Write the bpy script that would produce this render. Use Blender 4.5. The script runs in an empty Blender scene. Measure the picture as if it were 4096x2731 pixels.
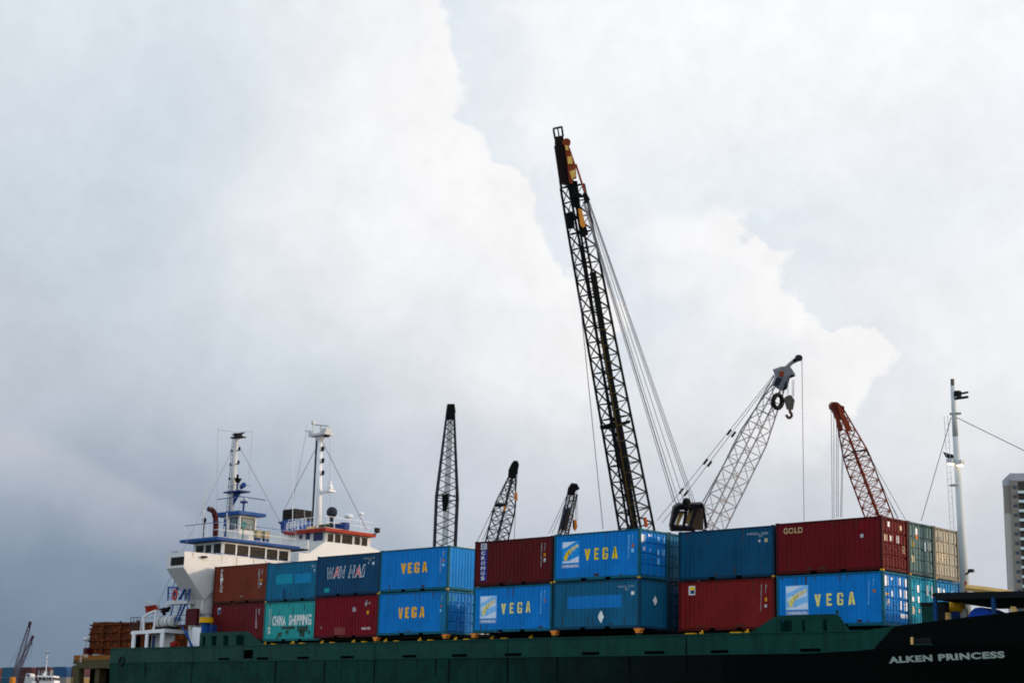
import bpy, bmesh, math, random
from mathutils import Vector as V, Matrix
random.seed(11)
scene = bpy.context.scene
COL = scene.collection
R = math.radians

# ------------------------------------------------------------------ camera
YAW, PITCH, ROLL = 0.763312, 0.232216, 0.025325
CAM = V((40.516, -68.192, 2.384))
FPX = 6489.687            # focal length in pixels of the 4096 px wide photograph
fw = V((-math.sin(YAW)*math.cos(PITCH), math.cos(YAW)*math.cos(PITCH), math.sin(PITCH)))
r0 = V((math.cos(YAW), math.sin(YAW), 0)); u0 = r0.cross(fw)
RT = r0*math.cos(ROLL)+u0*math.sin(ROLL); UP = -r0*math.sin(ROLL)+u0*math.cos(ROLL)
cam = bpy.data.objects.new('camera', bpy.data.cameras.new('camera')); COL.objects.link(cam)
M3 = Matrix((RT, UP, -fw)).transposed()
cam.matrix_world = Matrix.Translation(CAM) @ M3.to_4x4()
cam.data.sensor_width = 36; cam.data.lens = FPX/4096*36
cam.data.clip_start = .5; cam.data.clip_end = 20000
cam.data.dof.use_dof = True; cam.data.dof.focus_distance = 24; cam.data.dof.aperture_fstop = 2.6
scene.camera = cam

# measured survey points -> world points on a chosen real plane
def ray(n): return fw+RT*((n[0]-2048)/FPX)-UP*((n[1]-1365.5)/FPX)
def oy(n, y): d = ray(n); return CAM+d*((y-CAM.y)/d.y)
def ox(n, x): d = ray(n); return CAM+d*((x-CAM.x)/d.x)
def oz(n, z): d = ray(n); return CAM+d*((z-CAM.z)/d.z)
def od(n, D): return CAM+ray(n)*D
CR = {1: (0, 2031, 2.24), 2: (600, 1631, 2.24), 3: (800, 2031, 2.24), 4: (1650, 2031, 2.24), 5: (2300, 2031, 2.24),
      6: (3046, 2031, 2.24), 7: (650, 1650, 2.412), 8: (480, 2330, 5.227), 9: (0, 2430, 5.209), 10: (3640, 2300, 5.158),
      11: (3900, 1850, 2.852), 12: (1650, 1531, 2.24), 13: (2150, 450, 3.135), 14: (2250, 900, 2.6125), 15: (2300, 1450, 2.24),
      16: (2700, 1350, 1.96), 17: (3250, 1500, 2.412), 20: (840, 2240, 4.48), 21: (2200, 2100, 3.484), 22: (3080, 2040, 2.94),
      23: (1260, 2200, 3.6185), 24: (3350, 2450, 3.153)}
def K(c, x, y): o = CR[c]; return (o[0]+x/o[2], o[1]+y/o[2])

# ------------------------------------------------------------------ sky + sun
SUN_AZ = V((.80, .60, 0)); SUN_EL = R(11)
scene.view_settings.view_transform = 'Standard'; scene.view_settings.look = 'None'
scene.view_settings.exposure = 0; scene.view_settings.gamma = 1
def lin(c):
    return tuple(((v/255)/12.92 if v/255 <= .04045 else ((v/255+.055)/1.055)**2.4) for v in c)
W = bpy.data.worlds.new('World'); scene.world = W; W.use_nodes = True
nt = W.node_tree; nt.nodes.clear()
class N:
    def __init__(s, nt): s.nt = nt
    def new(s, t, **kw):
        n = s.nt.nodes.new(t)
        for k, v in kw.items(): setattr(n, k, v)
        return n
    def put(s, sock, v):
        if isinstance(v, bpy.types.NodeSocket): s.nt.links.new(v, sock)
        else: sock.default_value = v
    def m(s, op, a, b=0., c=0., clamp=False):
        n = s.new('ShaderNodeMath', operation=op, use_clamp=clamp)
        s.put(n.inputs[0], a); s.put(n.inputs[1], b)
        if len(n.inputs) > 2: s.put(n.inputs[2], c)
        return n.outputs[0]
    def vm(s, op, a, b=(0, 0, 0)):
        n = s.new('ShaderNodeVectorMath', operation=op); s.put(n.inputs[0], a); s.put(n.inputs[1], b)
        return n.outputs['Value'] if op == 'DOT_PRODUCT' else n.outputs[0]
    def mr(s, v, a, b, c=0., d=1., kind='SMOOTHSTEP'):
        n = s.new('ShaderNodeMapRange', interpolation_type=kind); s.put(n.inputs['Value'], v)
        for k, x in (('From Min', a), ('From Max', b), ('To Min', c), ('To Max', d)): s.put(n.inputs[k], x)
        return n.outputs[0]
    def mix(s, f, a, b, mode='MIX'):
        n = s.new('ShaderNodeMix', data_type='RGBA', blend_type=mode); s.put(n.inputs[0], f); s.put(n.inputs[6], a); s.put(n.inputs[7], b)
        return n.outputs[2]
    def noise(s, vec, scale, detail=4., rough=.5):
        n = s.new('ShaderNodeTexNoise'); s.put(n.inputs['Vector'], vec); n.inputs['Scale'].default_value = scale
        n.inputs['Detail'].default_value = detail; n.inputs['Roughness'].default_value = rough
        return n.outputs['Fac']
w = N(nt)
dirv = w.vm('NORMALIZE', w.new('ShaderNodeTexCoord').outputs['Generated'])
hx = V((math.cos(YAW), math.sin(YAW), 0)); hy = V((-math.sin(YAW), math.cos(YAW), 0))
cx = w.vm('DOT_PRODUCT', dirv, tuple(hx)); cy = w.vm('DOT_PRODUCT', dirv, tuple(hy)); cz = w.vm('DOT_PRODUCT', dirv, (0., 0., 1.))
az0 = w.m('MULTIPLY', w.m('ARCTAN2', cx, cy), 57.2958); el0 = w.m('MULTIPLY', w.m('ARCSINE', cz), 57.2958)
n1 = w.m('SUBTRACT', w.noise(dirv, 9, 3), .5); n2 = w.m('SUBTRACT', w.noise(w.vm('ADD', dirv, (5., 2., 1.)), 9, 3), .5)
n3 = w.m('SUBTRACT', w.noise(w.vm('ADD', dirv, (1., 7., 3.)), 26, 7, .62), .5)
vo = w.new('ShaderNodeTexVoronoi', feature='SMOOTH_F1'); vo.inputs['Scale'].default_value = 34; vo.inputs['Smoothness'].default_value = .35; w.put(vo.inputs['Vector'], w.vm('ADD', dirv, w.vm('MULTIPLY', (1,1,1), w.new('ShaderNodeCombineXYZ').outputs[0])))
n4 = w.m('SUBTRACT', w.noise(w.vm('ADD', dirv, (3., 1., 9.)), 75, 8, .6), .5)
bil = w.m('ADD', w.m('SUBTRACT', .45, vo.outputs['Distance']), w.m('MULTIPLY', n4, .9))
az = w.m('ADD', az0, w.m('MULTIPLY', n1, 7.)); el = w.m('ADD', el0, w.m('MULTIPLY', n2, 5.))
ROWS = [  # cloud deck colour by elevation (deg) and azimuth -18..18 deg
 (1.5, [(118,135,155),(119,136,156),(134,149,170),(160,170,186),(172,180,194),(181,189,201),(188,194,204)]),
 (4.5, [(130,147,167),(133,149,169),(154,167,184),(174,183,197),(185,192,204),(190,196,207),(194,199,208)]),
 (7, [(156,169,186),(161,173,189),(181,190,203),(195,202,212),(200,206,215),(203,208,217),(207,211,219)]),
 (9.5, [(183,192,204),(185,194,206),(199,206,216),(212,217,225),(216,220,227),(224,227,232),(230,232,236)]),
 (12.5, [(194,203,213),(201,210,219),(219,225,231),(233,236,240),(233,236,240),(237,238,241),(241,242,244)]),
 (15, [(199,209,218),(207,216,224),(233,236,240),(240,242,245),(238,240,244),(237,239,243),(241,243,246)]),
 (18, [(207,217,226),(213,222,230),(241,243,246),(245,246,249),(234,239,244),(231,237,243),(238,242,246)]),
 (22, [(216,224,232),(216,225,233),(236,239,243),(243,245,248),(243,246,249),(245,247,250),(243,246,250)]),
 (27, [(230,235,243),(232,238,244),(232,239,244),(248,249,252),(251,252,254),(252,253,254),(252,253,254)])]
pos = w.mr(az, -18., 18., 0., 1., 'LINEAR'); skyc = None
for e, cols in ROWS:
    rp = w.new('ShaderNodeValToRGB'); cr = rp.color_ramp; cr.interpolation = 'CARDINAL'
    for i, c in enumerate(cols):
        st = cr.elements[0] if i == 0 else (cr.elements[1] if i == 6 else cr.elements.new(i/6))
    for i, c in enumerate(cols): cr.elements[i].position = i/6; cr.elements[i].color = (*lin(c), 1)
    w.put(rp.inputs[0], pos)
    if skyc is None: skyc = rp.outputs[0]
    else: skyc = w.mix(w.mr(el, pe, e, kind='LINEAR'), skyc, rp.outputs[0])
    pe = e
# two sun-rimmed cumulus heads: edge azimuth as a function of elevation
def imdir(vx, vy):
    d = ray((vx*4096/2352, vy*4096/2352)).normalized()
    return math.degrees(math.atan2(d.dot(hx), d.dot(hy))), math.degrees(math.asin(d.z))
def cumulus(pts, inner, rim, gain_in, shade, elo, ehi):
    global skyc
    P = sorted([(imdir(*p)[1], imdir(*p)[0]) for p in pts])
    e0, e1 = P[0][0], P[-1][0]
    fc = w.new('ShaderNodeFloatCurve'); cm = fc.mapping.curves[0]
    for i, (e, a) in enumerate(P):
        x = (e-e0)/(e1-e0); y = (a+20)/40
        if i == 0: cm.points[0].location = (0, y)
        elif i == len(P)-1: cm.points[-1].location = (1, y)
        else: cm.points.new(x, y)
    fc.mapping.update()
    wob = w.m('MULTIPLY', n3, 2.6)
    ee = w.m('ADD', el0, wob)
    w.put(fc.inputs['Value'], w.mr(ee, e0, e1, 0., 1., 'LINEAR'))
    edge = w.m('SUBTRACT', w.m('MULTIPLY', fc.outputs[0], 40.), 20.)
    d = w.m('SUBTRACT', edge, w.m('SUBTRACT', w.m('ADD', az0, w.m('MULTIPLY', n3, 1.9)), w.m('MULTIPLY', bil, 1.5)))      # >0 inside the cloud
    ins = w.mr(d, -.12, .42); fade = w.mr(d, inner, .2, 0., 1.); out = w.mr(d, -rim, -.02, 0., 1.)
    vert = w.m('MULTIPLY', w.mr(ee, elo, elo+3.), w.mr(ee, ehi+.5, ehi, 0., 1.))
    k = w.m('MULTIPLY', w.m('MULTIPLY', ins, fade), vert)
    skyc = w.mix(w.m('MULTIPLY', k, gain_in), skyc, (*lin((251, 249, 249)), 1))
    o = w.m('MULTIPLY', w.m('MULTIPLY', out, w.m('SUBTRACT', 1., ins)), vert)
    skyc = w.mix(w.m('MULTIPLY', o, shade), skyc, (*lin((205, 220, 232)), 1))
cumulus([(1000,-60),(1040,20),(1085,90),(1097,160),(1088,235),(1078,260),(1118,290),(1150,350),(1205,385),(1250,430),(1275,480),(1310,560),(1360,610),(1420,670),(1462,720),(1430,780),(1380,860)], 8., 3.5, .62, .42, 9.8, 30.)
cumulus([(1740,556),(1800,572),(1830,610),(1838,650),(1870,690),(1900,735),(1985,765),(2040,800),(2052,860),(2010,900),(1960,950),(1950,1000)], 5., 3., .75, .24, 8.3, 17.7)
# low pale cloud bank: its upper edge falls away to the right
B = sorted([imdir(*p) for p in ((-150,900),(0,962),(110,1000),(210,1055),(330,1115),(440,1165),(620,1210))])
fc = w.new('ShaderNodeFloatCurve'); cm = fc.mapping.curves[0]; a0, a1 = B[0][0], B[-1][0]
for i, (a_, e_) in enumerate(B):
    loc_ = ((a_-a0)/(a1-a0), e_/20)
    if i == 0: cm.points[0].location = loc_
    elif i == len(B)-1: cm.points[-1].location = loc_
    else: cm.points.new(*loc_)
fc.mapping.update(); w.put(fc.inputs['Value'], w.mr(az0, a0, a1, 0., 1., 'LINEAR'))
d = w.m('SUBTRACT', w.m('MULTIPLY', fc.outputs[0], 20.), w.m('ADD', el0, w.m('MULTIPLY', n3, 1.2)))
k = w.m('MULTIPLY', w.m('MULTIPLY', w.mr(d, -.2, .6), w.mr(d, 3.2, .3, 0., 1.)), w.mr(az0, -8., -14., 0., 1.))
skyc = w.mix(w.m('MULTIPLY', k, .42), skyc, (*lin((198, 199, 210)), 1))
lum = w.m('ADD', 1., w.m('ADD', w.m('ADD', w.m('MULTIPLY', n3, .17), w.m('MULTIPLY', n4, .11)), w.m('MULTIPLY', n1, .05)))
skyc = w.vm('MULTIPLY', skyc, w.new('ShaderNodeCombineXYZ').outputs[0]) if False else skyc
sc = w.new('ShaderNodeVectorMath', operation='SCALE'); w.put(sc.inputs[0], skyc); w.put(sc.inputs['Scale'], lum)
near = sc.outputs[0]
ns = w.new('ShaderNodeTexSky', sky_type='NISHITA', sun_disc=False); ns.sun_elevation = SUN_EL
ns.sun_rotation = math.atan2(SUN_AZ.x, SUN_AZ.y)
nsc = w.new('ShaderNodeVectorMath', operation='SCALE'); w.put(nsc.inputs[0], ns.outputs[0]); nsc.inputs['Scale'].default_value = .10
OUT = (.76, .82, .90, 1)
far = w.mix(1., nsc.outputs[0], OUT, 'ADD')
far2 = w.new('ShaderNodeVectorMath', operation='SCALE'); w.put(far2.inputs[0], far)
w.put(far2.inputs['Scale'], w.m('ADD', .85, w.m('MULTIPLY', w.noise(dirv, 3, 5), .3)))
ca = w.vm('DOT_PRODUCT', dirv, tuple(fw))
fin = w.mix(w.mr(ca, .62, .90), far2.outputs[0], near)
fin = w.mix(w.mr(cz, -.02, 0.), (.03, .045, .05, 1), fin)
bg = w.new('ShaderNodeBackground'); w.put(bg.inputs[0], fin); bg.inputs[1].default_value = 1
nt.links.new(bg.outputs[0], w.new('ShaderNodeOutputWorld').inputs[0])
sl = bpy.data.lights.new('sun', 'SUN'); sl.energy = 2.3; sl.angle = R(4); sl.color = (1, .77, .54)
so = bpy.data.objects.new('sun', sl); COL.objects.link(so)
sd = V((SUN_AZ.x*math.cos(SUN_EL), SUN_AZ.y*math.cos(SUN_EL), math.sin(SUN_EL)))
so.rotation_euler = sd.to_track_quat('Z', 'Y').to_euler(); so.location = (60, 40, 60)

# ------------------------------------------------------------------ materials
MATS = {}
def paint(name, c, rough=.5, dirt=.25, rust=0., scale=1.2, streak=True, metal=0., bump=.0, rustc=(.10, .035, .012), dirtc=None, patch=0., spec=.07):
    if name in MATS: return MATS[name]
    m = bpy.data.materials.new(name); m.use_nodes = True; MATS[name] = m
    t = m.node_tree; b = t.nodes['Principled BSDF']; q = N(t)
    tc = q.new('ShaderNodeTexCoord').outputs['Object']
    mp = q.new('ShaderNodeMapping'); q.put(mp.inputs[0], tc); mp.inputs['Scale'].default_value = (scale*1.6, scale*1.6, scale*(.28 if streak else 1.6))
    na = q.noise(mp.outputs[0], 1.6, 7, .62); nb = q.noise(tc, scale*.35, 4, .55); nc = q.noise(tc, scale*5, 5, .7)
    dark = tuple(v*.45 for v in c) if dirtc is None else dirtc
    col = q.mix(q.m('MULTIPLY', q.mr(na, .46, .78), dirt*1.5, clamp=True), (*c, 1), (*dark, 1))
    pale = tuple(min(1, v*1.3+.002) for v in c)
    col = q.mix(q.m('MULTIPLY', q.mr(nb, .5, .75), .35 if dirt > 0 else 0.), col, (*pale, 1))
    if patch: col = q.mix(q.m('MULTIPLY', q.mr(q.noise(tc, .55, 2, .4), .54, .6), patch), col, (*tuple(v*.6 for v in c), 1))
    if rust > 0:
        rm = q.m('MULTIPLY', q.mr(q.m('ADD', q.m('MULTIPLY', na, .6), q.m('MULTIPLY', nc, .4)), .70-rust*.3, .76-rust*.25), .85)
        col = q.mix(rm, col, (*rustc, 1))
    q.put(b.inputs['Base Color'], col)
    q.put(b.inputs['Roughness'], q.mr(nc, .3, .7, max(.05, rough-.12), min(1, rough+.15)))
    b.inputs['Metallic'].default_value = metal; b.inputs['Specular IOR Level'].default_value = spec
    if bump:
        bn = q.new('ShaderNodeBump'); bn.inputs['Strength'].default_value = bump; bn.inputs['Distance'].default_value = .05
        q.put(bn.inputs['Height'], q.noise(tc, scale*1.8, 3, .5)); q.put(b.inputs['Normal'], bn.outputs[0])
    return m
def flat(name, c, rough=.5, metal=0.): return paint(name, c, rough, .12, 0, 2.)
WHITE = paint('white_ship_paint', (.56, .56, .555), .45, .16, .06, .8)
WHITE2 = paint('clean_white_paint', (.66, .67, .70), .4, .08)
GREYW = paint('weathered_grey_white_paint', (.50, .51, .52), .55, .3, .08)
BLUET = paint('blue_trim_paint', (.003, .055, .22), .45, .2)
DKBLUE = paint('dark_blue_paint', (.010, .035, .15), .5, .2)
REDT = paint('red_trim_paint', (.26, .018, .008), .45, .2)
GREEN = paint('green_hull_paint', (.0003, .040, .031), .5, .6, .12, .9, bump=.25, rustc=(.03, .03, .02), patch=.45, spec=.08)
GREEN2 = paint('lower_hull_green_bow_shade', (.0006, .032, .025), .55, .8, .12, 1.1, bump=.3, rustc=(.004, .008, .006), patch=.7, spec=.05)
def bow_shade_fade(m, x0, x1):   # paints the flare's shade into the lower hull green, blacker toward the bow
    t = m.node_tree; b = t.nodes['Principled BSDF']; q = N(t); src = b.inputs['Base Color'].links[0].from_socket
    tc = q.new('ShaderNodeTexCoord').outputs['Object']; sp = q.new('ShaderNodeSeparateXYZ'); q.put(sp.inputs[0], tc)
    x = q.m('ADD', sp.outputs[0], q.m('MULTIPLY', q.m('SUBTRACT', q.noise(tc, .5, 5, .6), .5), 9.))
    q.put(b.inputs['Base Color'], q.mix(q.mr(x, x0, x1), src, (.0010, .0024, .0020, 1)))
bow_shade_fade(GREEN2, -6., 15.)
BLACKH = paint('bow_shade_drip_black', (.0010, .0024, .0020), .6, .2, .04, .4, bump=.1, rustc=(.006, .006, .004), spec=.03)  # bow shade put into the hull colour; drip stains share this black
BLACK = paint('black_steel', (.004, .005, .006), .6, .2, spec=.1)
DARK = paint('dark_interior', (.002, .002, .002), .9, .1, spec=0.)
CRBLK = paint('dark_crane_steel', (.006, .0055, .009), .6, .3, .08, spec=.1)
CRGREY = paint('pale_grey_crane_steel', (.34, .32, .34), .5, .3, .05)
CRMID = paint('slate_crane_steel', (.022, .026, .038), .5, .3, .08)
CRRED = paint('rusty_red_crane_steel', (.17, .027, .014), .5, .4, .15)
ORANGE = paint('orange_paint', (.62, .20, .03), .45, .3)
YELLOW = paint('yellow_paint', (.58, .30, .006), .45, .3)
TAN = paint('tan_paint', (.62, .40, .14), .5, .3)
GLASS = paint('dark_window_glass', (.004, .005, .006), .12, .0, spec=.03)
CABLE = paint('wire_rope_steel', (.24, .24, .27), .5, .1)
RUST = paint('rusted_steel', (.065, .014, .004), .8, .5, .62, 1.3, rustc=(.26, .070, .010), bump=.4, streak=False)
ORHULL = paint('tan_orange_barge_paint', (.19, .072, .010), .6, .5, .3, .6, rustc=(.16, .05, .01))
OLIVE = paint('olive_barge_paint', (.060, .050, .022), .6, .4, .2, .6)

# ------------------------------------------------------------------ mesh helpers
ORG = {}
class MB:
    def __init__(s): s.v = []; s.f = []
    def add(s, vs, fs):
        k = len(s.v); s.v += [V(p) for p in vs]; s.f += [tuple(i+k for i in f) for f in fs]; return s
    def box(s, x0, x1, y0, y1, z0, z1):
        if x0 > x1: x0, x1 = x1, x0
        if y0 > y1: y0, y1 = y1, y0
        if z0 > z1: z0, z1 = z1, z0
        return s.add([(x0,y0,z0),(x1,y0,z0),(x1,y1,z0),(x0,y1,z0),(x0,y0,z1),(x1,y0,z1),(x1,y1,z1),(x0,y1,z1)],
              [(0,3,2,1),(4,5,6,7),(0,1,5,4),(1,2,6,5),(2,3,7,6),(3,0,4,7)])
    def bar(s, p, q, r, n=6, r2=None):
        p = V(p); q = V(q); d = q-p
        if d.length < 1e-6: return s
        d.normalize(); a = d.orthogonal().normalized() if abs(d.z) > .9 else d.cross(V((0,0,1))).normalized(); b = d.cross(a)
        r2 = r if r2 is None else r2
        off = math.pi/n if n == 4 else 0
        vs = [p+(a*math.cos(off+i*2*math.pi/n)+b*math.sin(off+i*2*math.pi/n))*r for i in range(n)]
        vs += [q+(a*math.cos(off+i*2*math.pi/n)+b*math.sin(off+i*2*math.pi/n))*r2 for i in range(n)]
        fs = [(i, (i+1) % n, n+(i+1) % n, n+i) for i in range(n)]+[tuple(reversed(range(n))), tuple(range(n, 2*n))]
        return s.add(vs, fs)
    def path(s, pts, r, n=6):
        for a, b in zip(pts[:-1], pts[1:]): s.bar(a, b, r, n)
        return s
    def prism(s, pts, d):
        n = len(pts); d = V(d); vs = [V(p) for p in pts]+[V(p)+d for p in pts]
        return s.add(vs, [tuple(reversed(range(n))), tuple(range(n, 2*n))]+[(i, (i+1) % n, n+(i+1) % n, n+i) for i in range(n)])
    def ball(s, c, r, n=10, sz=1.):
        c = V(c); vs = []; k = n//2
        for j in range(k+1):
            t = math.pi*j/k
            for i in range(n):
                a = 2*math.pi*i/n; vs.append(c+V((math.sin(t)*math.cos(a)*r, math.sin(t)*math.sin(a)*r, math.cos(t)*r*sz)))
        fs = [(j*n+i, j*n+(i+1) % n, (j+1)*n+(i+1) % n, (j+1)*n+i) for j in range(k) for i in range(n)]
        return s.add(vs, fs)
    def torus(s, c, axis, R_, r, n=20, m=8):
        c = V(c); ax = V(axis).normalized(); a = ax.orthogonal().normalized(); b = ax.cross(a); vs = []
        for i in range(n):
            t = 2*math.pi*i/n; d = a*math.cos(t)+b*math.sin(t)
            for j in range(m):
                u = 2*math.pi*j/m; vs.append(c+d*(R_+r*math.cos(u))+ax*r*math.sin(u))
        return s.add(vs, [(i*m+j, ((i+1) % n)*m+j, ((i+1) % n)*m+(j+1) % m, i*m+(j+1) % m) for i in range(n) for j in range(m)])
    def build(s, name, mat, parent=None, smooth=False, label=None):
        o = ORG.get(parent.name, V((0,0,0))) if parent else V((0,0,0))
        me = bpy.data.meshes.new(name); me.from_pydata([p-o for p in s.v], [], s.f); me.materials.append(mat)
        bm = bmesh.new(); bm.from_mesh(me); bmesh.ops.recalc_face_normals(bm, faces=bm.faces); bm.to_mesh(me); bm.free()
        if smooth: me.polygons.foreach_set('use_smooth', [True]*len(me.polygons))
        ob = bpy.data.objects.new(name, me); COL.objects.link(ob)
        if parent: ob.parent = parent
        ORG[ob.name] = o
        if label: ob['label'] = label
        return ob
def thing(name, label, cat, loc, group=None):
    e = bpy.data.objects.new(name, None); COL.objects.link(e); e.location = loc; e.empty_display_size = .5
    e['label'] = label; e['category'] = cat
    if group: e['group'] = group
    ORG[e.name] = V(loc); return e
def tag(o, label, cat, group=None):
    o['label'] = label; o['category'] = cat
    if group: o['group'] = group
    return o
def recentre(o):
    """put a single-mesh thing's origin at its base"""
    vs = [v.co for v in o.data.vertices]
    c = V((sum(v.x for v in vs)/len(vs), sum(v.y for v in vs)/len(vs), min(v.z for v in vs)))
    o.data.transform(Matrix.Translation(-c)); o.location = c; return o
def structure(o): o['kind'] = 'structure'; return o
def railing(b, pts, h=1.0, step=1.5, r=.02, mids=1):
    pts = [V(p) for p in pts]
    for a, c in zip(pts[:-1], pts[1:]):
        n = max(1, round((c-a).length/step))
        for i in range(n+1):
            p = a.lerp(c, i/n); b.bar(p, p+V((0,0,h)), r, 4)
        for k in range(mids+1):
            z = V((0,0,h*(k+1)/(mids+1))); b.bar(a+z, c+z, r, 4)
def text_mesh(s, bold=.0, shear=0., spacing=1.):
    cu = bpy.data.curves.new('lettering', 'FONT'); cu.body = s; cu.offset = bold; cu.shear = shear; cu.space_character = spacing
    ob = bpy.data.objects.new('lettering', cu); COL.objects.link(ob)
    dg = bpy.context.evaluated_depsgraph_get(); me = bpy.data.meshes.new_from_object(ob.evaluated_get(dg))
    bpy.data.objects.remove(ob); bpy.data.curves.remove(cu)
    xs = [v.co.x for v in me.vertices]; ys = [v.co.y for v in me.vertices]
    x0, x1, y0, y1 = min(xs), max(xs), min(ys), max(ys)
    vs = [((v.co.x-x0)/(x1-x0), (v.co.y-y0)/(y1-y0)) for v in me.vertices]; fs = [tuple(p.vertices) for p in me.polygons]
    bpy.data.meshes.remove(me); return vs, fs

# ------------------------------------------------------------------ setting
def watermat():
    m = bpy.data.materials.new('harbour_water'); m.use_nodes = True; t = m.node_tree; b = t.nodes['Principled BSDF']; q = N(t)
    tc = q.new('ShaderNodeTexCoord').outputs['Object']
    b.inputs['Base Color'].default_value = (.006, .014, .014, 1); b.inputs['Roughness'].default_value = .12
    bn = q.new('ShaderNodeBump'); bn.inputs['Strength'].default_value = .9; bn.inputs['Distance'].default_value = .35
    q.put(bn.inputs['Height'], q.m('ADD', q.noise(tc, .35, 5, .6), q.m('MULTIPLY', q.noise(tc, 2.2, 3, .5), .3)))
    q.put(b.inputs['Normal'], bn.outputs[0]); return m
structure(MB().add([(-6000,-6000,0),(6000,-6000,0),(6000,6000,0),(-6000,6000,0)], [(0,1,2,3)]).build('water', watermat()))
CONC = paint('quay_concrete', (.22, .21, .19), .85, .4, .05, .2)
structure(MB().box(-150, 900, 34, 1500, -2, 2.0).build('quay', CONC))

# ------------------------------------------------------------------ containers
CL, CW, CH = 6.058, 2.438, 2.591
ZB = 7.40
BAYS = {1: (0, 0, 0), 2: (-6.278, .17, -.026), 3: (-13.452, -1.69, .083), 4: (-19.655, -1.629, .06), 5: (-28.817, -.689, .128),
        6: (-34.945, -.637, .078), 7: (-41.275, .261, .025), 8: (-47.394, .44, .116)}
PITCHC = .2787
def breaks(a, b, p=PITCHC, d=.036):
    """corrugation: list of (u, depth)"""
    out = []; n = int((b-a)/p); off = (b-a-n*p)/2; out.append((a, 0)); u = a+off
    for i in range(n):
        out += [(u+.035, 0), (u+.035+.068, d), (u+.035+.068+.072, d), (u+.035+.068*2+.072, 0)]; u += p
    out.append((b, 0)); return out
def depth_at(br, u):
    for (a, da), (b, db) in zip(br[:-1], br[1:]):
        if a <= u <= b: return da+(db-da)*((u-a)/(b-a) if b > a else 0)
    return 0
SB = breaks(.13, CL-.13); EBK = breaks(.13, CW-.13, .25, .03)
PANEL_Y = .022
def conform(vs2, fs, root, mat, name, lift=.004, label=None):
    """lay a flat (u,z) decal on the corrugated near side of a container (local coords)"""
    bm = bmesh.new(); bv = [bm.verts.new((u, 0, z)) for u, z in vs2]
    for f in fs:
        try: bm.faces.new([bv[i] for i in f])
        except ValueError: pass
    u0 = min(u for u, _ in vs2); u1 = max(u for u, _ in vs2)
    for u, d in SB:
        if u0 < u < u1:
            bmesh.ops.bisect_plane(bm, geom=bm.verts[:]+bm.edges[:]+bm.faces[:], plane_co=(u, 0, 0), plane_no=(1, 0, 0))
    for v in bm.verts: v.co.y = PANEL_Y+depth_at(SB, v.co.x)-lift
    bmesh.ops.recalc_face_normals(bm, faces=bm.faces)
    me = bpy.data.meshes.new(name); bm.to_mesh(me); bm.free(); me.materials.append(mat)
    if me.polygons and sum(p.normal.y*p.area for p in me.polygons) > 0: me.flip_normals()
    o = bpy.data.objects.new(name, me); COL.objects.link(o); o.parent = root; ORG[o.name] = ORG[root.name]
    if label: o['label'] = label
    return o
CONT = {}
class Cont: pass
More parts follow.
